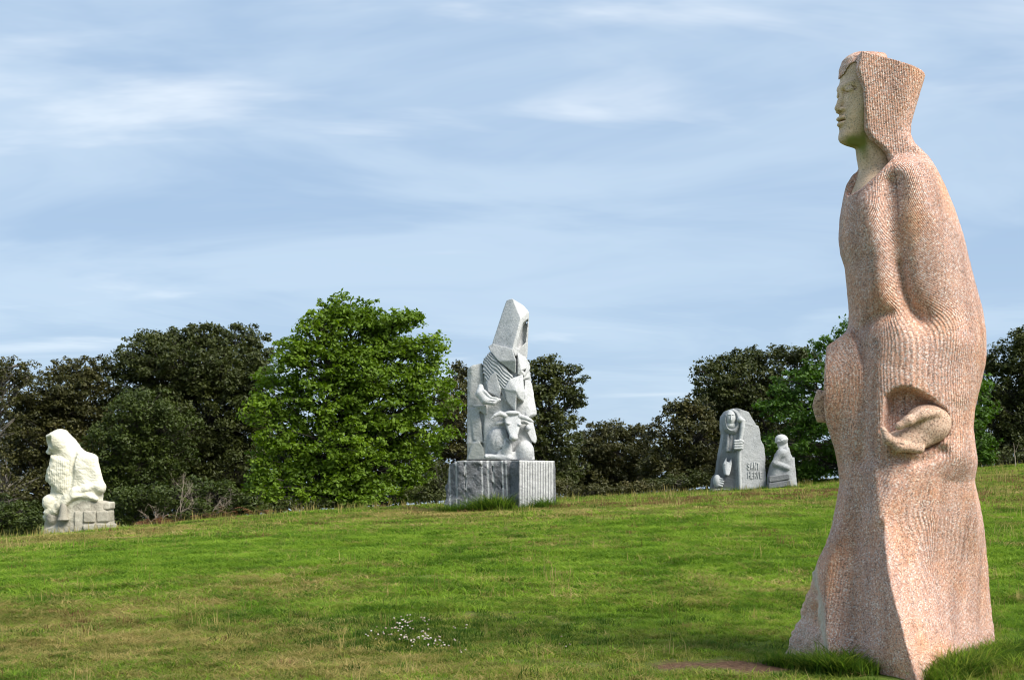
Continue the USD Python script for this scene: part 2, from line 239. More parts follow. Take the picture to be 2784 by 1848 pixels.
# ------------------------------------------------------------------ trees
def leaves(centres, sizes, n_each, L, rng, flat=0.6, droop=0.0, wid=0.55):
    """leaf-sized kite faces spread round the clump centres"""
    k = len(centres); n_each = np.maximum(3, (n_each * rng.uniform(0.6, 1.3, k)).astype(int)); idx = np.repeat(np.arange(k), n_each); n = len(idx)
    d = rng.normal(0, 1, (n, 3)); d /= np.linalg.norm(d, axis=1, keepdims=True); d *= (rng.uniform(0, 1, n) ** 0.45)[:, None]; d[:, 2] *= flat
    c = centres[idx] + d * sizes[idx][:, None]; c[:, 2] -= droop * (d[:, 0] ** 2 + d[:, 1] ** 2) * sizes[idx]
    nrm = rng.normal(0, 0.55, (n, 3)) + np.array([0, 0, 0.75]) + d * 0.6; nrm /= np.linalg.norm(nrm, axis=1, keepdims=True)
    t = np.cross(nrm, rng.normal(0, 1, (n, 3))); t /= np.linalg.norm(t, axis=1, keepdims=True); b = np.cross(nrm, t)
    l = (L * rng.uniform(0.6, 1.3, n))[:, None]; w = l * wid / 2
    v = np.stack([c - t * l * 0.5, c + b * w - t * l * 0.05 - nrm * l * 0.08, c + t * l * 0.5, c - b * w - t * l * 0.05 - nrm * l * 0.08], 1).reshape(-1, 3)
    f = (np.array([[0, 1, 2], [0, 2, 3]])[None] + (np.arange(n) * 4)[:, None, None]).reshape(-1, 3)
    return v, f
def tree(name, label, base, Y, lobes, leaf_mat, bark_mat, seed, L=0.145, clump=0.34, per=50, dens=1.0, trunk_r=0.20, flat=0.6, droop=0.0, shell=0.5, cat='tree', twigs=0.35, wid=0.55, group=None, limb_sp=1.0):
    rng = np.random.default_rng(seed); bx = X(base, Y); z0 = float(ground(bx, Y)) - 0.1; o = np.array([bx, Y, z0])
    cs, own, lc = [], [], []
    for j, (px, py, rx, ry) in enumerate(lobes):
        m = Y / FPX; c = np.array([X(px, Y), Y + rng.normal(0, 0.3) * rx * m, Z(py, Y)]); a = np.array([rx * m, rx * m * 0.95, ry * m]); lc.append(c)
        n = int(dens * 5.6 * (a[0] * a[1] + a[0] * a[2] + a[1] * a[2]) / 3 / (clump ** 2) * 1.15) + 3
        d = rng.normal(0, 1, (n, 3)); d /= np.linalg.norm(d, axis=1, keepdims=True); d[:, 1] = np.where(rng.uniform(0, 1, n) < 0.35, -np.abs(d[:, 1]), d[:, 1])
        rr = (shell + (1 - shell) * rng.uniform(0, 1, n) ** 0.6) * rng.normal(1.0, 0.13, n)
        cs.append(c + d * a * rr[:, None]); own += [j] * n
        m_ = max(4, n // 5); e = rng.normal(0, 1, (m_, 3)); e[:, 2] = np.abs(e[:, 2]) * 0.9 - 0.15; e /= np.linalg.norm(e, axis=1, keepdims=True); ro = rng.uniform(1.0, 1.10, m_) + 0.12 / np.maximum(a.mean(), 0.5) * rng.uniform(0, 1, m_)
        for kk in range(3): cs.append(c + e * a * (ro + 0.09 * (kk - 1))[:, None] + rng.normal(0, 0.05, (m_, 3))); own += [-1 - j] * m_      # sprigs that break the outline
    cs = np.vstack(cs); own = np.array(own); lc = np.array(lc)
    ok = cs[:, 2] > ground(cs[:, 0], cs[:, 1]) + 0.25; cs, own = cs[ok], own[ok]
    sz = clump * rng.uniform(0.4, 1.45, len(cs)); sz[own < 0] = 0.16; own = np.where(own < 0, -1 - own, own)
    t = thing(name, label, cat, o, group)
    lv = leaves(cs, sz, per * (sz / clump) ** 1.5, L, rng, flat, droop, wid)
    # trunk, limbs to each lobe, twigs to a share of the clumps
    tubes = []; top = lc[np.argmax(lc[:, 2])]; fork = o + (np.array([bx, Y, lc[:, 2].min()]) - o) * 0.5; fork[2] = max(fork[2], o[2] + 0.7)
    h = top[2] - o[2]; axis = []
    for s in np.linspace(0, 1, 8):
        axis.append(np.array([bx + (top[0] - bx) * s ** 1.5, Y + (top[1] - Y) * s, o[2] + h * 0.92 * s]) + np.append(rng.normal(0, 0.02 * h, 2) * (s > 0), 0))
    axis = np.array(axis); rad = trunk_r * (1 - 0.88 * np.linspace(0, 1, 8)) ; rad[0] *= 1.35; tubes.append(tube(axis, rad, 9))
    for j, c in enumerate(lc):
        sz_ = np.clip((c[2] - o[2]) / h - 0.28, 0.08, 0.75); k = sz_ * 7; i0 = int(k); st = axis[i0] + (axis[min(i0 + 1, 7)] - axis[i0]) * (k - i0); r0 = trunk_r * (1 - 0.85 * sz_) * 0.36
        mid = st * 0.5 + c * 0.5 + rng.normal(0, 0.12, 3) + np.array([0, 0, 0.12 * np.linalg.norm(c - st)])
        s = np.linspace(0, 1, 6)[:, None]; path = (1 - s) ** 2 * st + 2 * s * (1 - s) * mid + s ** 2 * c + rng.normal(0, 0.04, (6, 3)) * (s > 0.1)
        tubes.append(tube(path, r0 * (1 - 0.75 * s[:, 0]), 6))
        mine = np.where(own == j)[0]; rng.shuffle(mine)
        for q in mine[: int(len(mine) * twigs)]:
            u = rng.uniform(0.35, 1.0); p0 = (1 - u) ** 2 * st + 2 * u * (1 - u) * mid + u * u * c; p2 = cs[q]; pm = (p0 + p2) / 2 + rng.normal(0, 0.10, 3) + np.array([0, 0, 0.06])
            tubes.append(tube([p0, pm, p2], [0.028 * limb_sp, 0.018 * limb_sp, 0.007], 4))
    part(t, 'trunk', join(tubes), bark_mat, smooth=True, origin=o)
    part(t, 'crown', lv, leaf_mat, origin=o)
    return t
B_dark = bark('bark_dark', (0.022, 0.018, 0.012), (0.06, 0.05, 0.038)); B_grey = bark('bark_grey', (0.07, 0.06, 0.045), (0.20, 0.18, 0.15))
B_pale = bark('dead_wood', (0.13, 0.10, 0.07), (0.30, 0.25, 0.19))
L_oak = leafy('oak_leaf', [(0.1, (0.026, 0.036, 0.006)), (0.5, (0.056, 0.066, 0.011)), (0.75, (0.10, 0.098, 0.018)), (0.93, (0.17, 0.12, 0.03))], trans=0.22)
L_oakb = leafy('brown_oak_leaf', [(0.1, (0.028, 0.032, 0.007)), (0.45, (0.062, 0.060, 0.013)), (0.7, (0.115, 0.083, 0.022)), (0.93, (0.22, 0.115, 0.035))], trans=0.22)
L_oakg = leafy('green_oak_leaf', [(0.1, (0.024, 0.038, 0.005)), (0.5, (0.058, 0.080, 0.010)), (0.8, (0.105, 0.130, 0.018)), (0.95, (0.16, 0.16, 0.03))], trans=0.25)
L_map = leafy('maple_leaf', [(0.1, (0.055, 0.105, 0.006)), (0.45, (0.14, 0.225, 0.013)), (0.75, (0.235, 0.32, 0.024)), (0.95, (0.38, 0.41, 0.06))], trans=0.38, scale=0.7)
L_brt = leafy('bright_leaf', [(0.1, (0.034, 0.078, 0.006)), (0.5, (0.07, 0.145, 0.011)), (0.8, (0.12, 0.20, 0.02)), (0.95, (0.19, 0.25, 0.04))], trans=0.35, scale=0.8)
L_rust = leafy('bracken_leaf', [(0.1, (0.09, 0.04, 0.018)), (0.5, (0.17, 0.075, 0.03)), (0.9, (0.27, 0.14, 0.06))], trans=0.3)
TG = 'oak trees along the edge of the meadow'
tree('oak_tree', 'sparse oak with bare brown branches at the left edge of the picture', -70, 54, [(25, 1003, 75, 28), (-30, 1040, 110, 60), (70, 1025, 45, 16), (10, 1090, 70, 22), (-40, 1180, 110, 90), (10, 1330, 90, 110), (-40, 1400, 100, 60)], L_oakb, B_grey, 101, dens=0.26, per=34, twigs=1.0, group=TG, clump=0.28, limb_sp=1.3)
tree('oak_tree', 'oak with browning leaves behind the white hunched statue on the left', 190, 58, [(235, 1000, 62, 32), (180, 1010, 50, 26), (150, 1080, 110, 60), (110, 1110, 70, 70), (230, 1100, 90, 80), (130, 1190, 120, 90), (240, 1200, 120, 110), (100, 1320, 150, 110), (230, 1350, 140, 90)], L_oakb, B_dark, 102, group=TG)
tree('oak_tree', 'broad dark oak, tallest of the dark trees, left of the bright green maple', 560, 59, [(400, 950, 66, 44), (470, 925, 70, 30), (560, 915, 60, 30), (640, 925, 80, 40), (690, 965, 50, 46), (350, 1000, 60, 46), (520, 1000, 180, 80), (640, 1030, 110, 80), (420, 1060, 130, 90), (570, 1130, 190, 110), (680, 1150, 80, 130), (480, 1240, 190, 120), (640, 1290, 130, 110), (500, 1360, 160, 70)], L_oak, B_dark, 103, group=TG, trunk_r=0.3)
tree('hawthorn_tree', 'rounded dark green hawthorn in front of the broad dark oak', 360, 54, [(390, 1120, 90, 62), (440, 1180, 90, 70), (310, 1210, 90, 80), (400, 1260, 110, 80), (310, 1330, 80, 70)], L_oakg, B_dark, 104, L=0.13)
tree('maple_tree', 'large bright green maple left of the tall white statue on its plinth', 930, 50, [(945, 840, 62, 38), (890, 866, 46, 38), (1010, 868, 58, 34), (860, 905, 56, 48), (1090, 872, 50, 26), (1130, 868, 18, 20), (960, 910, 90, 60), (1060, 935, 80, 56), (1155, 945, 54, 42), (800, 955, 46, 44), (880, 985, 100, 70), (1010, 1010, 120, 80), (1150, 1010, 60, 50), (770, 1050, 72, 60), (880, 1090, 110, 80), (1030, 1110, 130, 90), (1170, 1070, 68, 66), (730, 1110, 56, 46), (760, 1170, 80, 60), (1140, 1170, 80, 66), (930, 1200, 140, 80), (770, 1260, 90, 60), (720, 1300, 50, 46), (870, 1290, 90, 60), (1020, 1270, 110, 70), (1120, 1270, 76, 60), (790, 1340, 90, 44), (920, 1350, 90, 40), (1040, 1345, 80, 44)], L_map, B_dark, 105, L=0.15, clump=0.40, per=50, flat=0.42, droop=0.35, shell=0.55, trunk_r=0.24, wid=0.6, dens=1.35)
tree('beech_tree', 'thin brown green tree between the maple and the tall white statue', 1245, 57, [(1255, 1012, 26, 18), (1240, 1060, 46, 34), (1225, 1130, 60, 80), (1250, 1230, 60, 90), (1215, 1320, 80, 70)], L_oakb, B_dark, 106)
tree('oak_tree', 'dark oak rising just right of the tall white statue', 1470, 57, [(1480, 1000, 46, 30), (1535, 1030, 46, 36), (1450, 1040, 60, 40), (1500, 1090, 80, 66), (1560, 1080, 30, 30), (1430, 1130, 80, 80), (1530, 1180, 60, 70), (1460, 1230, 90, 80), (1540, 1290, 60, 60), (1440, 1320, 90, 60)], L_oak, B_dark, 107, group=TG, dens=0.85)
tree('oak_tree', 'low brownish oak in the dip of the tree line under open sky', 1660, 61, [(1655, 1172, 46, 26), (1715, 1178, 46, 26), (1610, 1195, 40, 36), (1680, 1230, 90, 56), (1600, 1260, 70, 60), (1740, 1270, 60, 60), (1650, 1310, 120, 50)], L_oakb, B_dark, 108, group=TG)
tree('oak_tree', 'small brown oak stepping up left of the carved grey stele', 1850, 58, [(1850, 1120, 44, 32), (1890, 1110, 40, 30), (1820, 1180, 60, 56), (1900, 1190, 70, 70), (1810, 1270, 70, 60), (1880, 1290, 90, 60)], L_oakb, B_dark, 109, group=TG)
tree('oak_tree', 'tall dark oak behind the carved grey stele', 2040, 61, [(1955, 1020, 60, 46), (2010, 985, 56, 30), (2080, 970, 56, 28), (2150, 965, 50, 24), (2190, 990, 40, 36), (2010, 1060, 110, 66), (2120, 1050, 90, 66), (1950, 1100, 70, 60), (2060, 1160, 130, 90), (1980, 1230, 100, 80), (2120, 1260, 110, 70)], L_oak, B_dark, 110, group=TG, trunk_r=0.3)
tree('ash_tree', 'fresh green ash tree partly hidden behind the tall pink statue', 2440, 55, [(2232, 936, 26, 24), (2296, 898, 36, 30), (2300, 950, 50, 40), (2170, 1040, 62, 44), (2240, 1040, 76, 66), (2120, 1090, 46, 40), (2200, 1130, 100, 66), (2290, 1130, 110, 110), (2160, 1210, 90, 60), (2250, 1260, 90, 50), (2170, 1285, 60, 34), (2420, 1040, 150, 140), (2560, 1080, 110, 110), (2645, 1060, 36, 34), (2670, 1110, 44, 34), (2640, 1150, 44, 40), (2660, 1220, 50, 44), (2600, 1240, 80, 50), (2420, 1220, 180, 70)], L_brt, B_dark, 111, L=0.15, clump=0.4, flat=0.45, droop=0.3, trunk_r=0.25)
tree('oak_tree', 'dark oak at the right edge of the picture behind the pink statue', 2790, 58, [(2790, 920, 50, 34), (2740, 955, 46, 36), (2690, 985, 36, 30), (2800, 1000, 80, 70), (2720, 1050, 80, 70), (2790, 1120, 90, 80), (2700, 1160, 70, 80), (2760, 1220, 90, 60)], L_oak, B_dark, 112, group=TG)
# undergrowth at the foot of the trees
def bush(label, px, py, Y, lobes, mat, seed, **k):
    return tree('bush', label, px, Y, lobes, mat, B_dark, seed, cat='bush', trunk_r=0.05, **{**dict(L=0.11, clump=0.26, per=42, twigs=0.5), **k})
bush('low dark bush left of the white hunched statue', 40, 1440, 49, [(30, 1400, 60, 46), (90, 1420, 50, 34), (-20, 1420, 60, 50)], L_oakg, 201)
bush('dark bramble bush right of the white hunched statue', 360, 1420, 47, [(350, 1370, 50, 50), (400, 1350, 44, 36), (330, 1410, 50, 30)], L_oakg, 202)
bush('leafy green bush behind the dead twigs', 560, 1400, 46.2, [(480, 1350, 60, 34), (560, 1340, 60, 40), (620, 1350, 40, 40), (550, 1390, 80, 26)], L_oakg, 203, dens=0.8)
bush('glossy green bush at the left foot of the maple', 690, 1400, 46.0, [(660, 1385, 34, 26), (710, 1392, 34, 20), (685, 1365, 30, 22)], L_oakg, 204, L=0.13)
bush('dark undergrowth bush left of the stone plinth', 1180, 1370, 49, [(1160, 1350, 50, 40), (1200, 1330, 40, 60)], L_oak, 205)
bush('dark undergrowth bush right of the stone plinth', 1560, 1350, 54, [(1540, 1340, 50, 30), (1600, 1350, 50, 24), (1650, 1345, 60, 26)], L_oakb, 206)
bush('brownish low bush in front of the dip in the trees', 1720, 1340, 54, [(1700, 1335, 50, 22), (1760, 1335, 44, 20)], L_oakb, 207)
bush('dark bush close behind the foot of the carved grey stele', 1850, 1330, 56, [(1840, 1320, 60, 30), (1900, 1315, 50, 30), (1790, 1330, 40, 20)], L_oak, 208)
# a second row of trees further down the far slope closes the line
for k, (px, Y, lab, lobes, m) in enumerate([
    (60, 66, 'dark tree of the second row behind the two leftmost oaks', [(40, 1230, 130, 110), (150, 1200, 110, 90), (60, 1370, 150, 90), (230, 1330, 130, 100)], L_oak),
    (420, 67, 'dark tree of the second row behind the hawthorn', [(340, 1150, 110, 100), (470, 1180, 130, 110), (400, 1320, 170, 110), (560, 1330, 130, 90)], L_oak),
    (760, 66, 'dark tree of the second row behind the left side of the maple', [(700, 1170, 80, 100), (760, 1290, 120, 100), (860, 1240, 100, 90), (650, 1340, 90, 70)], L_oak),
    (1080, 66, 'brownish tree of the second row behind the right side of the maple', [(1060, 1220, 100, 90), (1180, 1150, 80, 70), (1180, 1260, 110, 90), (1000, 1310, 120, 70), (1280, 1270, 90, 90)], L_oakb),
    (1400, 65, 'brown tree of the second row directly behind the tall white statue', [(1360, 1150, 100, 110), (1400, 1280, 130, 90), (1480, 1290, 110, 80)], L_oakb),
    (1700, 69, 'low tree of the second row behind the dip in the tree line', [(1580, 1250, 90, 60), (1680, 1270, 110, 60), (1790, 1260, 90, 60), (1900, 1270, 110, 60), (1700, 1330, 160, 40)], L_oak),
    (2050, 69, 'dark tree of the second row behind the small seated statue', [(1980, 1150, 110, 90), (2100, 1150, 110, 90), (2040, 1270, 150, 70), (2180, 1260, 110, 70)], L_oak),
    (2740, 66, 'dark tree of the second row at the right edge of the picture', [(2700, 1130, 100, 90), (2780, 1160, 90, 100), (2640, 1210, 100, 80), (2740, 1250, 120, 60)], L_oak)]):
    tree('background_tree', lab, px, Y, lobes, m, B_dark, 301 + k, L=0.19, clump=0.5, per=50, dens=0.75, twigs=0.15)

for k, (px, Y, lab, lobes) in enumerate([(980, 52.5, 'low shrubs closing the foot of the tree line behind the maple', [(880, 1375, 60, 30), (960, 1380, 60, 28), (1060, 1372, 70, 34), (1130, 1360, 60, 40)]), (1300, 54, 'low shrubs behind the stone plinth', [(1240, 1345, 50, 36), (1330, 1350, 60, 30), (1420, 1345, 60, 34)]), (2150, 57, 'low shrubs behind the small seated statue', [(2080, 1295, 60, 26), (2160, 1290, 60, 28), (2240, 1285, 60, 26)]), (2720, 56, 'low shrubs at the right edge of the picture', [(2680, 1260, 50, 26), (2760, 1250, 60, 30)]), (1950, 59, 'low shrubs behind the carved grey stele', [(1900, 1300, 60, 34), (1980, 1300, 60, 30)])]):
    bush(lab, px, 1380, Y, lobes, L_oak, 401 + k)
bush('dark low bush under the left side of the maple', 770, 1400, 48.6, [(735, 1390, 44, 26), (800, 1384, 50, 24), (860, 1382, 40, 22)], L_oak, 411)

# ------------------------------------------------------------------ carved stone: distance fields meshed with surface nets
def smin(a, b, k):
    if k <= 0: return np.minimum(a, b)
    h = np.maximum(k - np.abs(a - b), 0) / k
    return np.minimum(a, b) - h * h * k * 0.25
class Field:
    def __init__(s, lo, hi, h):
        s.lo, s.h = np.asarray(lo, float), h; s.n = (np.ceil((np.asarray(hi) - s.lo) / h).astype(int) + 1)
        s.ax = [(s.lo[i] + h * np.arange(s.n[i])).astype(np.float32) for i in range(3)]; s.g = np.full(s.n, 1.0, np.float32)
    def box(s, lo, hi, m):
        a = [slice(max(0, int((lo[i] - m - s.lo[i]) / s.h)), min(s.n[i], max(0, int((hi[i] + m - s.lo[i]) / s.h) + 2))) for i in range(3)]
        return tuple(a), (s.ax[0][a[0]][:, None, None], s.ax[1][a[1]][None, :, None], s.ax[2][a[2]][None, None, :])
    def add(s, p, k=0.0):
        fn, lo, hi = p; a, c = s.box(lo, hi, max(2.0 * k, 3 * s.h))
        if s.g[a].size: s.g[a] = smin(s.g[a], fn(*c), k)
        return s
    def cut(s, p, k=0.0):
        fn, lo, hi = p; a, c = s.box(lo, hi, max(2.0 * k, 3 * s.h))
        if s.g[a].size: s.g[a] = -smin(-s.g[a], fn(*c), k)
        return s
    def grid(s):
        return s.ax[0][:, None, None], s.ax[1][None, :, None], s.ax[2][None, None, :]
    def mesh(s, smooth=2):
        g = s.g; g = g.copy()
        g[[0, -1]] = np.maximum(g[[0, -1]], 1e-3); g[:, [0, -1]] = np.maximum(g[:, [0, -1]], 1e-3); g[:, :, [0, -1]] = np.maximum(g[:, :, [0, -1]], 1e-3)
        n = g < 0; act = np.zeros(np.array(g.shape) - 1, np.int8)
        cs = [(i, j, k) for i in (0, 1) for j in (0, 1) for k in (0, 1)]
        sl = lambda o, d: slice(o, d - 1 + o)
        for c in cs: act += n[sl(c[0], g.shape[0]), sl(c[1], g.shape[1]), sl(c[2], g.shape[2])]
        I, J, K = np.nonzero((act > 0) & (act < 8)); vid = np.full(act.shape, -1, np.int64); vid[I, J, K] = np.arange(len(I))
        val = {c: g[I + c[0], J + c[1], K + c[2]] for c in cs}; acc = np.zeros((len(I), 3)); cnt = np.zeros(len(I))
        for a in cs:
            for d in range(3):
                if a[d] == 0:
                    b = list(a); b[d] = 1; b = tuple(b); m = (val[a] < 0) != (val[b] < 0); t = val[a][m] / (val[a][m] - val[b][m])
                    p = np.tile(np.array(a, float), (m.sum(), 1)); p[:, d] = t; acc[m] += p; cnt[m] += 1
        v = s.lo + s.h * (np.stack([I, J, K], 1) + acc / cnt[:, None]); F = []
        for d in range(3):
            e, f = [(1, 2), (2, 0), (0, 1)][d]; a = [slice(1, -1)] * 3; b = [slice(1, -1)] * 3; a[d] = slice(0, -1); b[d] = slice(1, None)
            na, nb = n[tuple(a)], n[tuple(b)]; q = np.array(np.nonzero(na != nb)); inside = na[tuple(q)]
            q = q + 1; q[d] -= 1
            def cell(de, df):
                r = q.copy(); r[e] += de; r[f] += df; return vid[tuple(r)]
            quad = np.stack([cell(-1, -1), cell(0, -1), cell(0, 0), cell(-1, 0)], 1); quad[~inside] = quad[~inside][:, ::-1]; F.append(quad)
        F = np.vstack(F); F = np.vstack([F[:, [0, 1, 2]], F[:, [0, 2, 3]]])
        if smooth:
            E = np.vstack([F[:, [0, 1]], F[:, [1, 2]], F[:, [2, 0]]]); E = np.vstack([E, E[:, ::-1]]); A = sparse.coo_matrix((np.ones(len(E)), (E[:, 0], E[:, 1])), shape=(len(v), len(v))).tocsr(); A.data[:] = 1; d = np.asarray(A.sum(1)).ravel(); A = sparse.diags(1 / np.maximum(d, 1)) @ A
            for _ in range(smooth):
                for w in (0.5, -0.52): v = v + w * (A @ v - v) * (d > 0)[:, None]
        return v, F
def ell(c, r, ax=None):
    c, r = np.asarray(c, float), np.asarray(r, float); M = np.eye(3) if ax is None else np.asarray(ax, float)
    def fn(x, y, z):
        d = [x - c[0], y - c[1], z - c[2]]; p = [(M[i, 0] * d[0] + M[i, 1] * d[1] + M[i, 2] * d[2]) for i in range(3)]
        k0 = np.sqrt(sum((p[i] / r[i]) ** 2 for i in range(3))); k1 = np.sqrt(sum((p[i] / r[i] ** 2) ** 2 for i in range(3)))
        return (k0 * (k0 - 1) / np.maximum(k1, 1e-6)).astype(np.float32)
    return fn, c - r.max(), c + r.max()
def cap(a, b, ra, rb=None):
    a, b = np.asarray(a, float), np.asarray(b, float); rb = ra if rb is None else rb; d = b - a; L = d @ d + 1e-9
    def fn(x, y, z):
        t = np.clip(((x - a[0]) * d[0] + (y - a[1]) * d[1] + (z - a[2]) * d[2]) / L, 0, 1)
        return (np.sqrt((x - a[0] - t * d[0]) ** 2 + (y - a[1] - t * d[1]) ** 2 + (z - a[2] - t * d[2]) ** 2) - (ra + (rb - ra) * t)).astype(np.float32)
    r = max(ra, rb); return fn, np.minimum(a, b) - r, np.maximum(a, b) + r
def hull(pts, rnd=0.0):
    pts = np.asarray(pts, float); e = ConvexHull(pts, qhull_options='QJ').equations
    _, u = np.unique(np.round(e, 3), axis=0, return_index=True); e = e[u]
    def fn(x, y, z):
        o = None
        for q in e:
            t = q[0] * x + q[1] * y + q[2] * z + q[3]; o = t if o is None else (np.maximum(o, t) if rnd <= 0 else -smin(-o, -t, rnd))
        return o.astype(np.float32)
    return fn, pts.min(0), pts.max(0)
def chainp(pts, rs):
    return [cap(pts[i], pts[i + 1], rs[i], rs[i + 1]) for i in range(len(pts) - 1)]
def sdline(x, z, pts):
    """distance in the (x, z) picture of a statue to a polyline"""
    o = None
    for (ax, az), (bx, bz) in zip(pts[:-1], pts[1:]):
        dx, dz = bx - ax, bz - az; t = np.clip(((x - ax) * dx + (z - az) * dz) / (dx * dx + dz * dz + 1e-9), 0, 1)
        d = np.hypot(x - ax - t * dx, z - az - t * dz); o = d if o is None else np.minimum(o, d)
    return o
def sdpoly(x, z, pts):
    pts = np.asarray(pts, float); d = sdline(x, z, np.vstack([pts, pts[:1]])); ins = np.zeros(d.shape, bool)
    for (ax, az), (bx, bz) in zip(pts, np.roll(pts, -1, 0)):
        c = ((az > z) != (bz > z)); ins ^= c & (x < (bx - ax) * (z - az) / (bz - az + 1e-12) + ax)
    return np.where(ins, -d, d)
def sstep(a, b, x):
    t = np.clip((x - a) / (b - a), 0, 1); return t * t * (3 - 2 * t)

# ------------------------------------------------------------------ the tall pink granite statue
def granite(name, cells, tint=None, groove=0.0, period_dark=0.0, algae=False, scale=122.0, rough=0.75, bumpd=0.004, streaks=None):
    N = {'g': ('geometry', {}), 'v': ('voronoi_texture', {'scale': scale, 'randomness': 1.0}), 'sc': ('separate_color', {}), 'r': ('rgb_ramp', {'ramp': cells, 'interpolate': True}),
         'n': ('noise_texture', {'scale': 1.6, 'detail': 5.0, 'roughness': 0.65}), 'nf': ('noise_texture', {'scale': 40.0, 'detail': 6.0, 'roughness': 0.7}),
         'rt': ('rgb_ramp', {'ramp': tint or [(0.0, (1, 1, 1)), (1.0, (1, 1, 1))]}), 'mt': ('mix', {'mix_type': 'multiply', 'fac': 1.0}), 'p': ('principled_bsdf', {'roughness': rough, 'specular_ior_level': 0.3}),
         'b': ('bump', {'strength': 1.0, 'distance': bumpd})}
    Lk = [('g.position', 'v.vector'), ('v.color', 'sc.color'), ('sc.r', 'r.fac'), ('g.position', 'n.vector'), ('g.position', 'nf.vector'), ('n.fac', 'rt.fac'), ('r.color', 'mt.color1'), ('rt.color', 'mt.color2'), ('nf.fac', 'b.height')]
    last, nrm = 'mt.color', 'b.normal'
    if streaks:
        N |= {'ms': ('mapping', {'scale': (5.0, 5.0, 0.55)}), 'ns': ('noise_texture', {'scale': 1.0, 'detail': 5.0, 'roughness': 0.6, 'distortion': 0.3}), 'rs': ('rgb_ramp', {'ramp': streaks}), 'mst': ('mix', {'mix_type': 'multiply', 'fac': 1.0})}
        Lk += [('g.position', 'ms.vector'), ('ms.vector', 'ns.vector'), ('ns.fac', 'rs.fac'), (last, 'mst.color1'), ('rs.color', 'mst.color2')]; last = 'mst.color'
    if groove:
        N |= {'at': ('attribute', {'attribute': 'phase'}), 'wob': ('noise_texture', {'scale': 8.0, 'detail': 4.0, 'roughness': 0.65}), 'ad': ('math', {'math_type': 'multiply_add', 'value2': 5.0}), 'sn': ('math', {'math_type': 'sine'}), 'am': ('attribute', {'attribute': 'dressed'}), 'mh': ('math', {'math_type': 'multiply'}),
              'b2': ('bump', {'strength': 1.0, 'distance': groove}), 'rg': ('map_range', {'from_min': -1.0, 'from_max': 1.0, 'to_min': 0.72, 'to_max': 1.13}), 'mg': ('mix', {'mix_type': 'multiply', 'fac': period_dark}), 'cg': ('combine_color', {})}
        Lk += [('g.position', 'wob.vector'), ('wob.fac', 'ad.value1'), ('at.fac', 'ad.value3'), ('ad.value', 'sn.value1'), ('sn.value', 'mh.value1'), ('am.fac', 'mh.value2'), ('mh.value', 'b2.height'), ('b.normal', 'b2.normal'),
               ('mh.value', 'rg.value'), ('rg.result', 'cg.r'), ('rg.result', 'cg.g'), ('rg.result', 'cg.b'), (last, 'mg.color1'), ('cg.color', 'mg.color2')]
        last, nrm = 'mg.color', 'b2.normal'
    if algae:  # second tone: algae, stains and pale furrows, on some parts painted light and shade
        N |= {'al': ('attribute', {'attribute': 'stain_and_shading'}), 'na': ('noise_texture', {'scale': 7.0, 'detail': 5.0}), 'ma': ('math', {'math_type': 'multiply_add', 'value2': 1.3, 'value3': -0.65}), 'sa': ('math', {'math_type': 'add', 'use_clamp': True}), 'mm': ('math', {'math_type': 'multiply', 'use_clamp': True}), 'mx': ('mix', {'color2': algae})}
        Lk += [('g.position', 'na.vector'), ('na.fac', 'ma.value1'), ('ma.value', 'sa.value1'), ('al.fac', 'sa.value2'), ('sa.value', 'mm.value1'), ('al.fac', 'mm.value2'), ('mm.value', 'mx.fac'), (last, 'mx.color1')]
        last = 'mx.color'
    Lk += [(last, 'p.base_color'), (nrm, 'p.normal')]
    return usdkit.material(stage, '/World/Looks/' + name, N, Lk, surface='p.BSDF')
M_pink = granite('pink_granite', [(0.0, (0.16, 0.105, 0.085)), (0.12, (0.26, 0.17, 0.14)), (0.22, (0.43, 0.23, 0.16)), (0.5, (0.56, 0.31, 0.225)), (0.75, (0.57, 0.375, 0.30)), (0.9, (0.52, 0.46, 0.44)), (1.0, (0.84, 0.70, 0.62))],
    tint=[(0.30, (0.80, 0.82, 0.86)), (0.5, (1, 1, 1)), (0.68, (1.0, 0.86, 0.68))], groove=0.0017, period_dark=0.20, algae=(0.46, 0.40, 0.32), bumpd=0.006, streaks=[(0.30, (0.66, 0.64, 0.64)), (0.46, (0.93, 0.92, 0.92)), (0.6, (1.04, 1.03, 1.02)), (0.75, (1.10, 1.02, 0.90))])
M_face = granite('smooth_granite', [(0.0, (0.22, 0.17, 0.12)), (0.10, (0.36, 0.28, 0.20)), (0.2, (0.53, 0.36, 0.235)), (0.6, (0.62, 0.43, 0.29)), (1.0, (0.66, 0.50, 0.37))], tint=[(0.3, (0.82, 0.82, 0.80)), (0.6, (1, 1, 1))], algae=(0.17, 0.18, 0.045), scale=150.0, bumpd=0.0015, rough=0.6)
Y0 = 12.2
SIL_L = [(420, 2372), (440, 2345), (455, 2337), (463, 2334), (473, 2321), (500, 2305), (536, 2298), (588, 2288), (645, 2285), (685, 2290), (720, 2302), (777, 2308), (840, 2313), (898, 2312), (930, 2306), (960, 2298), (1009, 2288), (1060, 2282), (1142, 2276), (1172, 2276), (1220, 2278), (1257, 2281), (1311, 2281), (1365, 2272), (1426, 2260), (1480, 2242), (1523, 2221), (1565, 2209), (1613, 2197), (1686, 2179), (1740, 2154), (1789, 2130), (1850, 2105), (1900, 2090)]
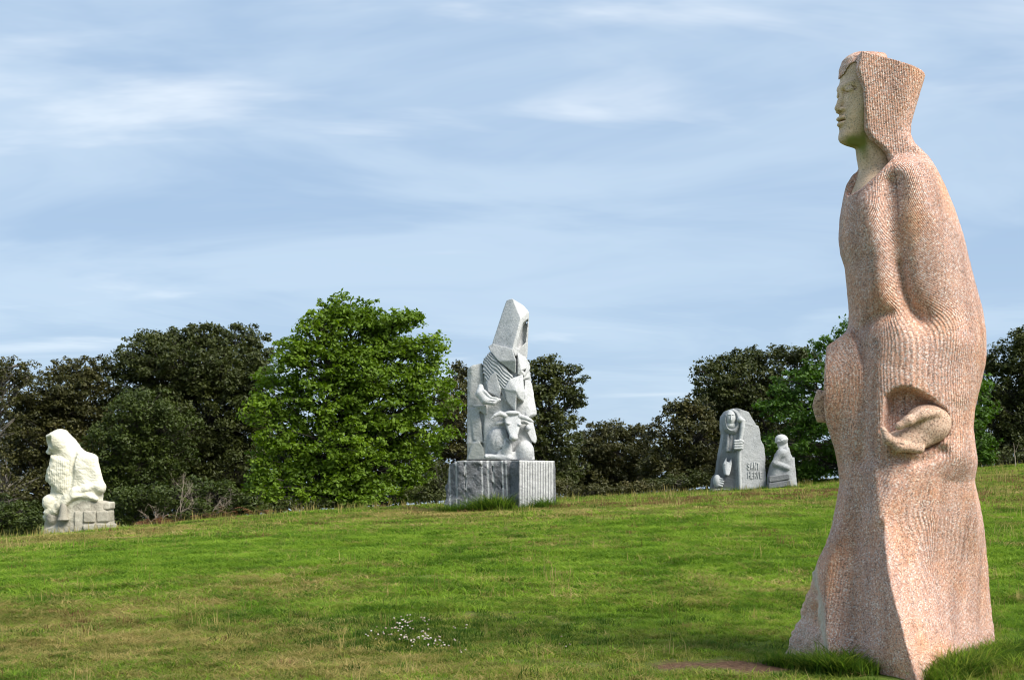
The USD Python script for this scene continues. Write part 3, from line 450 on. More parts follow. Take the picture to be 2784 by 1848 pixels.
SIL_R = [(404, 2478), (415, 2494), (429, 2514), (440, 2523), (453, 2530), (478, 2540), (513, 2557), (582, 2586), (651, 2609), (720, 2626), (783, 2643), (846, 2661), (903, 2669), (961, 2669.5), (991, 2668), (1051, 2653), (1112, 2638), (1166, 2633), (1220, 2641), (1287, 2656), (1360, 2671), (1444, 2684), (1535, 2696), (1607, 2699), (1686, 2705), (1746, 2711), (1800, 2714), (1900, 2720)]
def sect(b, p=2.2, pts=None, sm=0.0):
    """section as radius against angle, in (x / half width, metres of depth)"""
    ph = np.linspace(-np.pi, np.pi, 361)
    if pts is None:
        return (np.abs(np.cos(ph)) ** p + np.abs(np.sin(ph) / b) ** p) ** (-1 / p)
    pts = np.asarray(pts, float); q = np.vstack([pts + (np.roll(pts, -1, 0) - pts) * t for t in np.linspace(0, 1, 60)[:-1]]); a = np.arctan2(q[:, 1], q[:, 0]); o = np.argsort(a)
    r = np.interp(ph, a[o], np.hypot(q[o, 0], q[o, 1]), period=2 * np.pi)
    if sm:
        k = np.exp(-(np.arange(-20, 21) / sm) ** 2); k /= k.sum(); r = np.convolve(np.concatenate([r[-21:-1], r, r[1:21]]), k, 'valid')
    return r
KEYS = [(400, sect(.20)), (440, sect(.27)), (480, sect(.40)), (560, sect(.47)), (650, sect(.50)), (850, sect(.50)), (960, sect(.56)), (1100, sect(.58, 2.3)), (1230, sect(.54, 2.3)), (1310, sect(0, pts=[(-1, .05), (-.95, -.17), (-.80, -.33), (-.52, -.55), (0.1, -.50), (0.8, -.24), (1, .10), (.7, .5), (-.5, .55)], sm=5))]
LOW = [(1310, 5.0, [(-1, .05), (-.95, -.17), (-.80, -.33), (-.52, -.55), (0.1, -.50), (0.8, -.24), (1, .10), (.7, .5), (-.5, .55)]), (1400, 1.5, [(-1, .05), (-.94, -.17), (-.77, -.27), (-.57, -.56), (0.1, -.45), (0.8, -.16), (1, .12), (.7, .5), (-.5, .55)]),
       (1530, 0.7, [(-1, .10), (-.95, -.20), (-.71, -.30), (-.46, -.69), (.15, -.38), (.75, -.02), (1, .22), (.55, .72), (-.5, .66)]), (1700, 0.6, [(-1, .22), (-.84, -.24), (-.57, -.34), (-.27, -.85), (.2, -.44), (.7, .02), (1, .30), (.55, .85), (-.6, .75)]),
       (1840, 0.6, [(-1, .25), (-.63, -.30), (-.38, -.43), (-.08, -.95), (.3, -.50), (.75, .04), (1, .34), (.6, .95), (-.6, .85)]), (1900, 0.6, [(-1, .25), (-.60, -.32), (-.37, -.46), (-.05, -.96), (.3, -.50), (.75, .04), (1, .34), (.6, .95), (-.6, .85)])]
def pinkfield():
    h = 0.0145
    F = Field((X(2085, 12.6), Y0 - 1.06, -0.28), (X(2735, 12.6), Y0 + 1.06, Z(400, Y0) + 0.02), h); x, y, z = F.grid(); zz = F.ax[2]; py = HOR - (zz - EYE) * FPX / Y0
    yy = (y - Y0)
    l = np.interp(py, *np.array(SIL_L).T); r = np.interp(py, *np.array(SIL_R).T); dl = np.interp(py, [1300, 1830], [0, .25]); dr = np.interp(py, [1300, 1830], [0, .34])
    xl, xr = (l - CX) * (Y0 + dl) / FPX, (r - CX) * (Y0 + dr) / FPX; xc, hw = (xl + xr) / 2, (xr - xl) / 2
    kp = np.array([k[0] for k in KEYS]); kr = np.array([k[1] for k in KEYS]); tab = PchipInterpolator(kp, kr, axis=0)(np.clip(py, 400, kp[-1]))
    lp = PchipInterpolator([k[0] for k in LOW], np.array([k[2] for k in LOW], float), axis=0); ls = np.array([(k[0], k[1]) for k in LOW]).T
    for i in np.nonzero(py >= 1310)[0]: q = min(py[i], 1900.0); tab[i] = sect(0, pts=lp(q), sm=float(np.interp(q, *ls)))
    xn = (x - xc[None, None, :]) / hw[None, None, :]; rr = np.hypot(xn, yy); a = np.arctan2(np.broadcast_to(yy, rr.shape), np.broadcast_to(xn, rr.shape)); ai = (a + np.pi) / (2 * np.pi) * 360; i0 = np.clip(ai.astype(int), 0, 359); fr = ai - i0
    kz = np.broadcast_to(np.arange(len(zz))[None, None, :], rr.shape); rho = tab[kz, i0] * (1 - fr) + tab[kz, i0 + 1] * fr; dr_ = (tab[kz, i0 + 1] - tab[kz, i0]) / (2 * np.pi / 360)
    g = (rr - rho) / np.sqrt(1 + (dr_ / rho) ** 2) * np.minimum(hw[None, None, :], 1.0)
    # relief of the side that is seen: distances in photograph pixels
    PX = CX + x * FPX / y; PY = HOR - (z - EYE) * FPX / y; G = lambda pts, s: np.exp(-(sdline(PX, PY, pts) / s) ** 2); rel = 0
    rel = rel - 0.040 * G([(2428, 500), (2426, 580), (2436, 650), (2448, 720), (2458, 790), (2482, 840), (2505, 868)], 30) - 0.022 * G([(2448, 720), (2458, 790), (2482, 840), (2500, 862)], 12)
    rel = rel + 0.022 * G([(2490, 480), (2530, 590), (2562, 720), (2590, 840), (2610, 920)], 52) + 0.03 * G([(2350, 560), (2370, 700), (2385, 800)], 45)
    rel = rel - 0.02 * G([(2326, 925), (2345, 890), (2385, 862), (2420, 852)], 14) + 0.012 * G([(2360, 935), (2395, 900), (2435, 885)], 26) + 0.015 * G([(2470, 930), (2490, 1000), (2470, 1050)], 55)
    rel = rel - 0.05 * G([(2348, 950), (2345, 1040), (2340, 1140), (2345, 1250)], 26)
    rel = rel + 0.03 * G([(2375, 1270), (2382, 1350), (2386, 1410)], 18) - 0.015 * G([(2610, 1120), (2595, 1185)], 24) - 0.03 * G([(2440, 1240), (2500, 1252), (2560, 1225)], 16)
    # the open cuff: undercut at the top, running out at the bottom
    dcuff = sdpoly(PX, PY, [(2408, 1078), (2432, 1058), (2462, 1051), (2495, 1062), (2535, 1085), (2570, 1115), (2584, 1150), (2578, 1185), (2545, 1222), (2500, 1238), (2450, 1228), (2412, 1200), (2396, 1168), (2404, 1120)])
    rel = rel - 0.105 * sstep(6, -20, dcuff) * np.clip(1.15 - (PY - 1051) / 330.0, 0.55, 1.2) 
    w = sstep(0.25, -0.05, yy); rim = np.interp(PY, [1500, 1529, 1583, 1644, 1698, 1771, 1801, 1900], [2190, 2212, 2215, 2230, 2236, 2246, 2264, 2275])
    rough = sstep(4, -4, PX - rim) * sstep(1480, 1540, PY) * w
    g = g - rel * w
    g = g + rough * 0.035
    F.g = np.clip(g, -0.5, 1).astype(np.float32)
    # the far sleeve swings out in front
    far_ = lambda a, b, d: np.array([X(a, Y0 + d), Y0 + d, Z(b, Y0 + d)])
    F.add(hull([far_(*t) for t in [(2247, 940, .0), (2242, 975, -.08), (2240, 1009, -.12), (2239, 1060, -.14), (2243, 1142, -.12), (2255, 1175, -.10), (2270, 1225, -.06), (2340, 1000, -.30), (2345, 1150, -.32), (2320, 1260, -.2), (2312, 900, -.15), (2325, 885, .1), (2247, 945, .22), (2239, 1060, .24), (2255, 1170, .2), (2340, 950, .4), (2340, 1200, .4), (2300, 1260, .2)]], 0.012), 0.06)
    # neckline: the robe opens in front of the neck
    ncut = -sdpoly(PX, PY, [(2436, 405), (2426, 432), (2412, 446), (2384, 476), (2340, 514), (2308, 533), (2290, 520), (2260, 380), (2430, 380)])
    m = np.minimum(ncut * 0.0031, 0.03 - yy); F.g = np.maximum(F.g, np.where(PY < 560, m, -1)).astype(np.float32)
    return F, rim
PF, _rim = pinkfield(); pink_v, pink_f = PF.mesh(1)
def pxof(v): return CX + v[:, 0] * FPX / v[:, 1], HOR - (v[:, 2] - EYE) * FPX / v[:, 1]
def rimpx(PY): return np.interp(PY, [1500, 1529, 1583, 1644, 1698, 1771, 1801, 1900], [2190, 2212, 2215, 2230, 2236, 2246, 2264, 2275])
def phase_of(v, period=0.0165):
    """runs across the tool furrows, which fan out from the shoulder and the fold of the robe"""
    PX, PY = pxof(v); xc = np.interp(PY, [400, 480, 650, 850, 1000, 1250, 1400, 1530, 1700, 1850], [2420, 2435, 2450, 2475, 2455, 2470, 2400, 2410, 2440, 2470])
    s = (PX - xc) * Y0 / FPX; s = s + np.sign(s) * np.maximum(0, v[:, 1] - Y0 + 0.45) * 0.75
    pyg = np.arange(380, 1901); K1 = np.cumsum(np.interp(pyg, [400, 500, 600, 700, 800, 860, 920, 1000], [0.05, 0.2, 0.55, 0.75, 0.7, 0.4, 0.05, 0.0])); K2 = np.cumsum(np.interp(pyg, [1200, 1300, 1500, 1900], [0.0, 0.10, 0.25, 0.25]))
    K1, K2 = [np.interp(PY, pyg, k) * Y0 / FPX for k in (K1, K2)]
    wv = (meshkit.fbm(v * 1.3, 2, 40) - 0.5) * 0.06
    return (s + wv - K1 * (0.75 + 0.5 * sstep(-0.3, 0.5, s)) - K2 * np.clip(s + 0.05, 0, 1) * 0.9) / period * 2 * np.pi
statue_o = np.array([X(2440, Y0), Y0, float(ground(X(2440, Y0), Y0))])
pink = thing('statue', 'tall pink granite statue of a robed and hooded figure standing at the right', 'statue', statue_o)
PXv, PYv = pxof(pink_v); _rg = (PXv < rimpx(PYv) + 2) & (PYv > 1515)
nz = (meshkit.fbm(pink_v * 9, 4, 4) - 0.5) * 0.11; nrmv = trimesh.Trimesh(pink_v, pink_f, process=False).vertex_normals
pink_v = pink_v + nrmv * (np.where(_rg, nz, 0) + (meshkit.fbm(pink_v * 2.2, 3, 8) - 0.5) * 0.006 + (meshkit.fbm(pink_v * 26, 2, 6) - 0.5) * 0.005)[:, None]
stain_and_shading = np.where(_rg, 0.5, 0.0) + 0.9 * np.exp(-((PXv - rimpx(PYv) - 5) / 7) ** 2) * (PYv > 1530)
part(pink, 'robe', (pink_v, pink_f), M_pink, smooth=True, origin=statue_o, prim={'phase': phase_of(pink_v), 'dressed': np.where(_rg, 0.15, 1.0), 'stain_and_shading': stain_and_shading})
# head in its own axes: u forward, v towards the near side, w up; lengths in photograph pixels
MPX = Y0 / FPX; HA = math.radians(11); HC = (X(2345, Y0), Y0 - 0.03)
HF, HL = np.array([-math.cos(HA), -math.sin(HA), 0]), np.array([math.sin(HA), -math.cos(HA), 0])
def hp(u, v, py): return np.array([HC[0], HC[1], Z(py, Y0)]) + (HF * u + HL * v) * MPX
HAX = np.array([HF, HL, [0, 0, 1]])
def hel(u, v, py, ru, rv, rw, tilt=0.0):
    A = HAX
    if tilt: A = np.array([HF, HL * math.cos(tilt) + np.array([0, 0, 1]) * math.sin(tilt), -HL * math.sin(tilt) + np.array([0, 0, 1]) * math.cos(tilt)])
    return ell(hp(u, v, py), np.array([ru, rv, rw]) * MPX, A)
FPROF = [(146, 0), (150, 26), (158, 41), (168, 51), (190, 58.5), (215, 60), (240, 63), (258, 65.5), (272, 62), (290, 61), (305, 62), (318, 64), (334, 67), (350, 65.5), (360, 65), (372, 69), (382, 70), (390, 66), (396, 56), (400, 44), (404, 20), (408, 0)]
WPROF = [(146, 0), (152, 26), (165, 44), (190, 57), (240, 64), (290, 63), (320, 58), (350, 50), (375, 41), (390, 34), (400, 24), (408, 0)]
def headbase(off):
    def fn(x, y, z):
        dx, dy = x - HC[0], y - HC[1]; u = (dx * HF[0] + dy * HF[1]) / MPX; v = (dx * HL[0] + dy * HL[1]) / MPX; py = HOR - (z - EYE) / MPX
        f = np.interp(py.ravel(), *np.array(FPROF).T).reshape(py.shape) + off / MPX; w = np.interp(py.ravel(), *np.array(WPROF).T).reshape(py.shape) + off / MPX
        f = np.maximum(f, 0.5); w = np.maximum(w, 0.5); fu = np.where(u > 0, f, 60.0 + off / MPX); q = (np.abs(u / fu) ** 2.3 + np.abs(v / w) ** 2.3) ** (1 / 2.3)
        return np.maximum((q - 1) * np.minimum(np.minimum(fu, w), 60) * MPX, (147 - off / MPX - py) * MPX).astype(np.float32)
    c = np.array([HC[0], HC[1], Z(275, Y0)]); e = np.array([0.26, 0.26, 0.46]) + max(off, 0); return fn, c - e, c + e
def facefield():
    h = 0.0062; F = Field((X(2240, Y0), Y0 - 0.36, Z(556, Y0)), (X(2445, Y0), Y0 + 0.36, Z(138, Y0)), h)
    F.add(headbase(0.0))
    for a in chainp([hp(-14, 0, 380), hp(-34, 0, 430), hp(-44, 0, 470)], [0.125, 0.140, 0.165]): F.add(a, 0.05)
    F.add(ell(hp(-34, -4, 540), (0.20, 0.27, 0.20)), 0.10)
    for a in chainp([hp(58, 0, 254), hp(66, 0, 282), hp(74, 0, 301)], [0.020, 0.024, 0.028]): F.add(a, 0.022)
    for sg in (-1, 1): F.add(hel(64, 13 * sg, 306, 10, 8, 7), 0.012)
    F.cut(hel(72, 0, 320, 12, 16, 8), 0.02)
    for sg in (-1, 1):
        F.cut(hel(62, 29 * sg, 254, 15, 24, 12, -0.10 * sg), 0.014); F.add(hel(50, 29 * sg, 257, 11.5, 20, 9, -0.10 * sg), 0.004)
        for a, b in [((61, 13), (58, 26)), ((58, 26), (50, 42)), ((50, 42), (42, 50))]:
            pa, pb = {13: 262, 26: 246, 42: 252, 50: 258}[a[1]], {13: 262, 26: 246, 42: 252, 50: 258}[b[1]]
            F.cut(cap(hp(a[0] + 1.5, a[1] * sg, pa), hp(b[0] + 1.5, b[1] * sg, pb), 0.011), 0.004)
        F.cut(cap(hp(61, 13 * sg, 263), hp(44, 50 * sg, 259), 0.010), 0.004)
        F.add(cap(hp(64, 10 * sg, 246), hp(52, 42 * sg, 240), 0.018, 0.012), 0.05)
    F.add(hel(66, 0, 328, 9, 21, 6), 0.012); F.add(hel(64.5, 0, 343, 9.5, 18, 7), 0.012); F.cut(hel(68, 0, 335.5, 16, 26, 2.6), 0.006); F.cut(hel(74, 0, 356, 10, 16, 6), 0.02)
    return F
FF = facefield()
fv, ff = FF.mesh(1); fpx, fpy = pxof(fv)
fst = np.clip(1.0 * np.exp(-((fpx - 2318) / 34) ** 2 - ((fpy - 385) / 26) ** 2) * 1.1 + 0.7 * np.exp(-((fpx - 2350) / 14) ** 2 - ((fpy - 330) / 90) ** 2) + 0.35 * np.exp(-((fpx - 2308) / 20) ** 2 - ((fpy - 310) / 28) ** 2) + 0.4 * np.exp(-((fpx - 2272) / 14) ** 2 - ((fpy - 295) / 20) ** 2) + 0.5 * np.exp(-((fpx - 2345) / 22) ** 2 - ((fpy - 420) / 26) ** 2), 0, 1)
part(pink, 'face', (fv + (meshkit.fbm(fv * 14, 3, 2)[:, None] - 0.5) * 0.003, ff), M_face, smooth=True, origin=statue_o, label='smooth polished face and neck with green algae under the cheek', prim={'stain_and_shading': fst})
def hoodfield():
    h = 0.0095; F = Field((X(2265, Y0), Y0 - 0.5, Z(500, Y0)), (X(2560, Y0), Y0 + 0.5, Z(130, Y0)), h); x, y, z = F.grid(); yy = y - Y0; MH = (Y0 - 0.28) / FPX; PY = HOR - (z - EYE) / MPX; PX = CX + x / MPX; QY = HOR - (z - EYE) / MH; QX = CX + x / MH
    py = HOR - (F.ax[2] - EYE) / MH
    l = np.interp(py, [130, 141, 185, 212, 245, 294, 347, 374, 399, 415, 430, 455, 500], [2338, 2340, 2329, 2336, 2348, 2352, 2356, 2372, 2404, 2418, 2421, 2430, 2440])
    r = np.interp(HOR - (F.ax[2] - EYE) / MPX, [130, 204, 250, 316, 349, 377, 404, 429, 453, 478, 500], [2517, 2511, 2497, 2478, 2469, 2468, 2480, 2508, 2514, 2516, 2516])
    b = np.interp(py, [130, 250, 350, 380, 410, 440, 480], [0.33, 0.30, 0.27, 0.27, 0.27, 0.27, 0.28]); xl, xr = (l - CX) * MH, (r - CX) * MPX; xc, hw = (xl + xr) / 2, (xr - xl) / 2
    t = np.abs((x - xc) / hw); q = (t ** 2.7 + np.abs(yy / b) ** 2.7) ** (1 / 2.7); g = (q - 1) * np.minimum(hw, b)
    fr = -smin(-(xl - x), -(np.abs(yy) - b), 0.03); g = np.where(x < xc, np.broadcast_to(fr, g.shape), g)
    YH = Y0 - 0.28; xa, xb = (2346 - CX) * MH, (2511 - CX) * MPX; top = (z - (Z(143, YH) + (x - xa) / (xb - xa) * (Z(221, Y0) - Z(143, YH)))) * 0.93
    g = np.maximum(g, top); g = np.maximum(g, Z(492, Y0) - z)
    F.g = np.clip(g, -0.5, 1).astype(np.float32); F.cut(headbase(0.018), 0.01)
    for a in chainp([hp(-2, 0, 380), hp(-22, 0, 430), hp(-30, 0, 470)], [0.15, 0.168, 0.20]): F.cut(a, 0.02)
    # scarf over the forehead
    S = Field(F.lo, F.lo + h * (F.n - 1.01), h); S.add(headbase(0.016)); hem = np.interp(PX.ravel(), [2270, 2287, 2292, 2300, 2313, 2324, 2330, 2340, 2360], [218, 212, 200, 190, 186, 193, 208, 260, 300]).reshape(PX.shape)
    S.g = np.maximum(S.g, (PY - hem) * MPX * 0.8); F.g = smin(F.g, S.g.astype(np.float32), 0.02)
    return F
HFm = hoodfield(); hv, hf = HFm.mesh(1); hpx, hpy = pxof(hv)
hn = trimesh.Trimesh(hv, hf, process=False).vertex_normals; hv = hv + hn * ((meshkit.fbm(hv * 3, 3, 18) - 0.5) * 0.010 + (meshkit.fbm(hv * 26, 2, 6) - 0.5) * 0.004)[:, None]
ph = ((hpx - 2420) * MPX + np.sign(hpx - 2420) * np.maximum(0, hv[:, 1] - Y0 + 0.2) * 0.8 - 0.06 * (hv[:, 2] - 4.5)) / 0.0145 * 2 * np.pi
part(pink, 'hood', (hv, hf), M_pink, smooth=True, origin=statue_o, prim={'phase': ph, 'dressed': np.where(hpx < 2332, 0.35, 1.0), 'stain_and_shading': np.clip(0.55 * np.exp(-((hpx - 2305) / 26) ** 2) * (hpy < 230), 0, 1)})
def near(px, py, dy): return np.array([X(px, Y0 + dy), Y0 + dy, Z(py, Y0 + dy)])
NH = Field(near(2385, 1260, -0.8) - 0.05, near(2610, 1080, -0.2) + 0.05, 0.0075)
NH.add(ell(near(2520, 1154, -0.49), (0.200, 0.125, 0.170), rot([0, 1, 0], math.radians(-12)).T))
NH.add(ell(near(2470, 1194, -0.52), (0.17, 0.085, 0.075), rot([0, 1, 0], math.radians(10)).T), 0.06)
for a in chainp([near(2400, 1166, -0.59), near(2414, 1192, -0.60), near(2446, 1212, -0.60), near(2500, 1220, -0.57)], [0.022, 0.040, 0.046, 0.040]): NH.add(a, 0.035)
for a in chainp([near(2436, 1178, -0.655), near(2474, 1172, -0.665), near(2512, 1156, -0.66)], [0.030, 0.026, 0.010]): NH.cut(a, 0.02)
for a in chainp([near(2545, 1122, -0.58), near(2505, 1126, -0.62), near(2470, 1143, -0.645), near(2444, 1158, -0.645)], [0.045, 0.045, 0.040, 0.033]): NH.add(a, 0.03)
for k, (a, b) in enumerate([((2430, 1196), (2505, 1196)), ((2432, 1207), (2500, 1210))]): NH.cut(cap(near(*a, -0.655), near(*b, -0.635), 0.006, 0.004), 0.008)
M_hand = granite('hand_granite', [(0.0, (0.12, 0.08, 0.06)), (0.14, (0.24, 0.16, 0.12)), (0.25, (0.43, 0.26, 0.18)), (0.6, (0.52, 0.35, 0.26)), (1.0, (0.58, 0.44, 0.35))], tint=[(0.35, (0.9, 0.85, 0.75)), (0.6, (1, 1, 1))], bumpd=0.005)
nhv, nhf = NH.mesh(1); part(pink, 'hand', (nhv, nhf), M_hand, smooth=True, origin=statue_o, label='near hand resting palm up in the open cuff')
FH = Field(near(2195, 1165, -0.2) - 0.02, near(2290, 1045, 0.35) + 0.05, 0.009)
FH.add(hull([near(*p, d) for p, dd in [((2222, 1057), .05), ((2212, 1085), .08), ((2208, 1102), .10), ((2216, 1135), .09), ((2222, 1148), .05), ((2262, 1150), .09), ((2262, 1066), .09), ((2245, 1062), .1)] for d in (0.10 - dd, 0.10 + dd)], 0.012))
FH.cut(cap(near(2200, 1108, 0.0), near(2250, 1100, -0.02), 0.012), 0.01); FH.cut(cap(near(2200, 1128, 0.02), near(2250, 1125, 0.0), 0.010), 0.01)
fhv, fhf = FH.mesh(2); part(pink, 'hand', (fhv, fhf), M_hand, smooth=True, origin=statue_o, label='far hand showing as a stub beyond the robe')

# ------------------------------------------------------------------ the other statues, further up the meadow
def inflate(poly, T, D, yc):
    """a cushion of stone: outline in world (x, z), greatest half thickness T reached D inside the outline"""
    poly = np.asarray(poly, float)
    def fn(x, y, z):
        d = -sdpoly(x + 0 * z, z + 0 * x, poly); t = T * np.sqrt(np.maximum(0, 1 - (1 - np.clip(d / D, 0, 1)) ** 2)); a = np.abs(y - yc)
        return np.where(d > 0, (a - t) * 0.75, np.hypot(np.minimum(d, 0), a * 0.75)).astype(np.float32)
    return fn, np.array([poly[:, 0].min(), yc - T, poly[:, 1].min()]), np.array([poly[:, 0].max(), yc + T, poly[:, 1].max()])
def slab(poly, front, yb, wob=0.0):
    """an upright block: outline in world (x, z), front depth piecewise linear in x"""
    poly = np.asarray(poly, float); fx, fy = np.array(front, float).T
    def fn(x, y, z):
        d = sdpoly(x + 0 * z, z + 0 * x, poly); yf = np.interp(np.ravel(x), fx, fy).reshape(np.shape(x)); s = np.gradient(fy, fx) if len(fx) > 1 else [0]
        return np.maximum(np.maximum(d, (yf - y) * 0.85), y - yb).astype(np.float32)
    return fn, np.array([poly[:, 0].min(), fy.min(), poly[:, 1].min()]), np.array([poly[:, 0].max(), yb, poly[:, 1].max()])
class View:
    """coordinates of a close look at the photograph: origin, pixels per unit, distance"""
    def __init__(s, ox, oy, k, Y): s.ox, s.oy, s.k, s.Y, s.m = ox, oy, k, Y, k * Y / FPX
    def p(s, a, b, d=0.0): return np.array([X(s.ox + a * s.k, s.Y), s.Y + d, Z(s.oy + b * s.k, s.Y)])
    def q(s, pts): return [(X(s.ox + a * s.k, s.Y), Z(s.oy + b * s.k, s.Y)) for a, b in pts]
    def hull(s, pts, db, rnd=0.015): return hull([s.p(a, b, d) for a, b, d in pts] + [s.p(a, b, db) for a, b, d in pts], rnd)
    def flat(s, pts, df, db, rnd=0.015): return s.hull([(a, b, df) for a, b in pts], db, rnd)
    def ell(s, a, b, d, ra, rb, rd, tilt=0.0): return ell(s.p(a, b, d), (ra * s.m, rd, rb * s.m), rot([0, 1, 0], -tilt).T if tilt else None)
    def cap(s, a, b, ra, rb=None): return cap(s.p(*a), s.p(*b), ra, rb)
    def chain(s, pts, rs): return [s.cap(pts[i], pts[i + 1], rs[i], rs[i + 1]) for i in range(len(pts) - 1)]
    def inv(s, v): return ((CX + v[:, 0] * FPX / s.Y) - s.ox) / s.k, ((HOR - (v[:, 2] - EYE) * FPX / s.Y) - s.oy) / s.k
def carve(ops, h, pad=0.08):
    """ops: ('+' or '-', primitive, blend) in order"""
    lo = np.min([o[1][1] for o in ops if o[0] == '+'], 0) - pad; hi = np.max([o[1][2] for o in ops if o[0] == '+'], 0) + pad; F = Field(lo, hi, h)
    for s, p, k in ops: (F.add if s == '+' else F.cut)(p, k)
    return F
def finish(F, amp=0.01, freq=6.0, seed=0, fine=0.004, smooth=1):
    v, f = F.mesh(smooth); n = trimesh.Trimesh(v, f, process=False).vertex_normals
    return v + n * ((meshkit.fbm(v * freq, 3, seed) - 0.5) * 2 * amp + (meshkit.fbm(v * 25, 2, seed + 3) - 0.5) * 2 * fine)[:, None], f
def stone(name, c, spread=0.12, tint=None, stain_and_shading=(0.6, 0.6, 0.58), scale=60.0, bumpd=0.01):
    c = np.array(c); return granite(name, [(0.0, c * (1 - 2.4 * spread)), (0.25, c * (1 - spread)), (0.6, c), (1.0, np.minimum(c * (1 + spread), 0.9))], tint=tint or [(0.28, (0.72, 0.72, 0.72)), (0.5, (1, 1, 1)), (0.75, (1.06, 1.05, 1.03))], algae=stain_and_shading, scale=scale, bumpd=bumpd, rough=0.8)
M_pale = stone('pale_grey_granite', (0.47, 0.475, 0.475), stain_and_shading=(0.27, 0.28, 0.25)); M_plinth = stone('plinth_granite', (0.155, 0.16, 0.168), 0.25, stain_and_shading=(0.50, 0.50, 0.49), bumpd=0.03)
M_white = stone('white_limestone', (0.64, 0.61, 0.50), 0.06, tint=[(0.3, (0.90, 0.88, 0.80)), (0.5, (1, 1, 1))], stain_and_shading=(0.44, 0.41, 0.29)); M_block = stone('weathered_limestone', (0.31, 0.285, 0.23), 0.12, stain_and_shading=(0.55, 0.52, 0.43))
M_grey = stone('grey_granite', (0.30, 0.31, 0.315), 0.15, stain_and_shading=(0.15, 0.155, 0.16)); M_lgrey = stone('dressed_grey_granite', (0.42, 0.43, 0.43), 0.08, stain_and_shading=(0.36, 0.26, 0.13)); M_dgrey = stone('dark_grey_granite', (0.19, 0.195, 0.20), 0.2)
# --- centre: bishop with a tall mitre and two oxen, on a drilled granite block
V = View(1180, 780, 0.4082, 38.0)
def zb(v): return np.array([v.p(0, 0)[0], v.Y, 0])
def origin(v, a): o = v.p(a, 0, 0); o[2] = float(ground(o[0], o[1])); return o
po = origin(V, 440); plinth = thing('plinth', 'rough grey granite block with pale drill furrows carrying the tall white statue', 'plinth', po)
def plinthfield():
    lo, hi = V.p(40, 1560, -1.35), V.p(850, 1130, 1.15); F = Field(lo, hi, 0.0165); x, y, z = F.grid()
    plan = [(V.p(a, 0, d)[0] * (38 + d) / 38.0, 38 + d) for a, d in [(82, -0.15), (160, -0.42), (300, -0.55), (420, -0.62), (488, -0.70), (512, -0.66), (566, -1.05), (700, -0.55), (808, -0.10), (800, 0.9), (420, 1.05), (100, 0.9)]]
    d = sdpoly(x + 0 * y, y + 0 * x, plan); top = V.p(0, 1157)[2]; n = meshkit.fbm(np.stack(np.broadcast_arrays(x * 2.2, y * 2.2, z * 2.2), -1), 4, 12).astype(np.float32) - 0.5
    U = (CX + x * FPX / 38.0 - V.ox) / V.k; left = sstep(575, 520, U)
    d = d + n * (0.05 + 0.20 * left) + (z - top + 0.6) * 0.03
    lean = np.clip((z - V.p(0, 1480)[2]) / 1.3, 0, 1) * 0.10 * sstep(200, 60, U); d = d + lean
    g = np.maximum(d, z - top - 0.10 * sstep(150, 70, U) * -1 * 0 + 0.12 * sstep(180, 80, U)); g = np.maximum(g, lo[2] + 0.05 - z); F.g = np.clip(g, -0.5, 1).astype(np.float32)
    return F
PFm = plinthfield(); GROOVES = []
for k, (a, t, r) in enumerate([(100, 1215, .030), (145, 1200, .034), (208, 1175, .034), (318, 1185, .026), (358, 1215, .030), (392, 1195, .036), (455, 1300, .028), (480, 1340, .024)] + [(578 + 17.5 * j, 1160 if j % 3 else 1190, 0.024 if j % 2 else 0.030) for j in range(13)]):
    x = V.p(a, 0)[0]; yy = np.interp(a, [82, 160, 300, 420, 488, 566, 700, 808], [-0.15, -0.42, -0.55, -0.62, -0.70, -1.05, -0.55, -0.10]) + 38.0; x = x * yy / 38.0
    GROOVES.append((x, r)); sl = 0.05 * (a < 500)
    for dy in ((-0.10, -0.02, 0.06) if a < 500 else (-0.015,)): PFm.cut(cap((x - sl * 0.3, yy + dy + 0.0, V.p(0, t)[2]), (x + sl, yy + dy - 0.02, V.p(0, 1500)[2]), r), 0.01)
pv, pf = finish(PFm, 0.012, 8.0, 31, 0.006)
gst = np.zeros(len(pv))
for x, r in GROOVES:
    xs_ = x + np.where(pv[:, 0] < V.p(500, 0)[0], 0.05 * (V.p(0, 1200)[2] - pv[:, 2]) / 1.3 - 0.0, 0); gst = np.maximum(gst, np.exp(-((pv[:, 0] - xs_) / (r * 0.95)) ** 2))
part(plinth, 'block', (pv, pf), M_plinth, smooth=True, origin=po, prim={'stain_and_shading': np.clip(gst * 1.1 + 0.45 * np.exp(-((pv[:, 2] - V.p(0, 1160)[2]) / 0.05) ** 2) + 0.10 * (pv[:, 0] > V.p(566, 0)[0] * 0.97), 0, 1)})  # pale furrows and top edge; right face painted lighter, as if sunlit
bo = V.p(440, 1155); bishop = thing('statue', 'tall white granite statue of a bishop in a high mitre with two oxen', 'statue', bo)
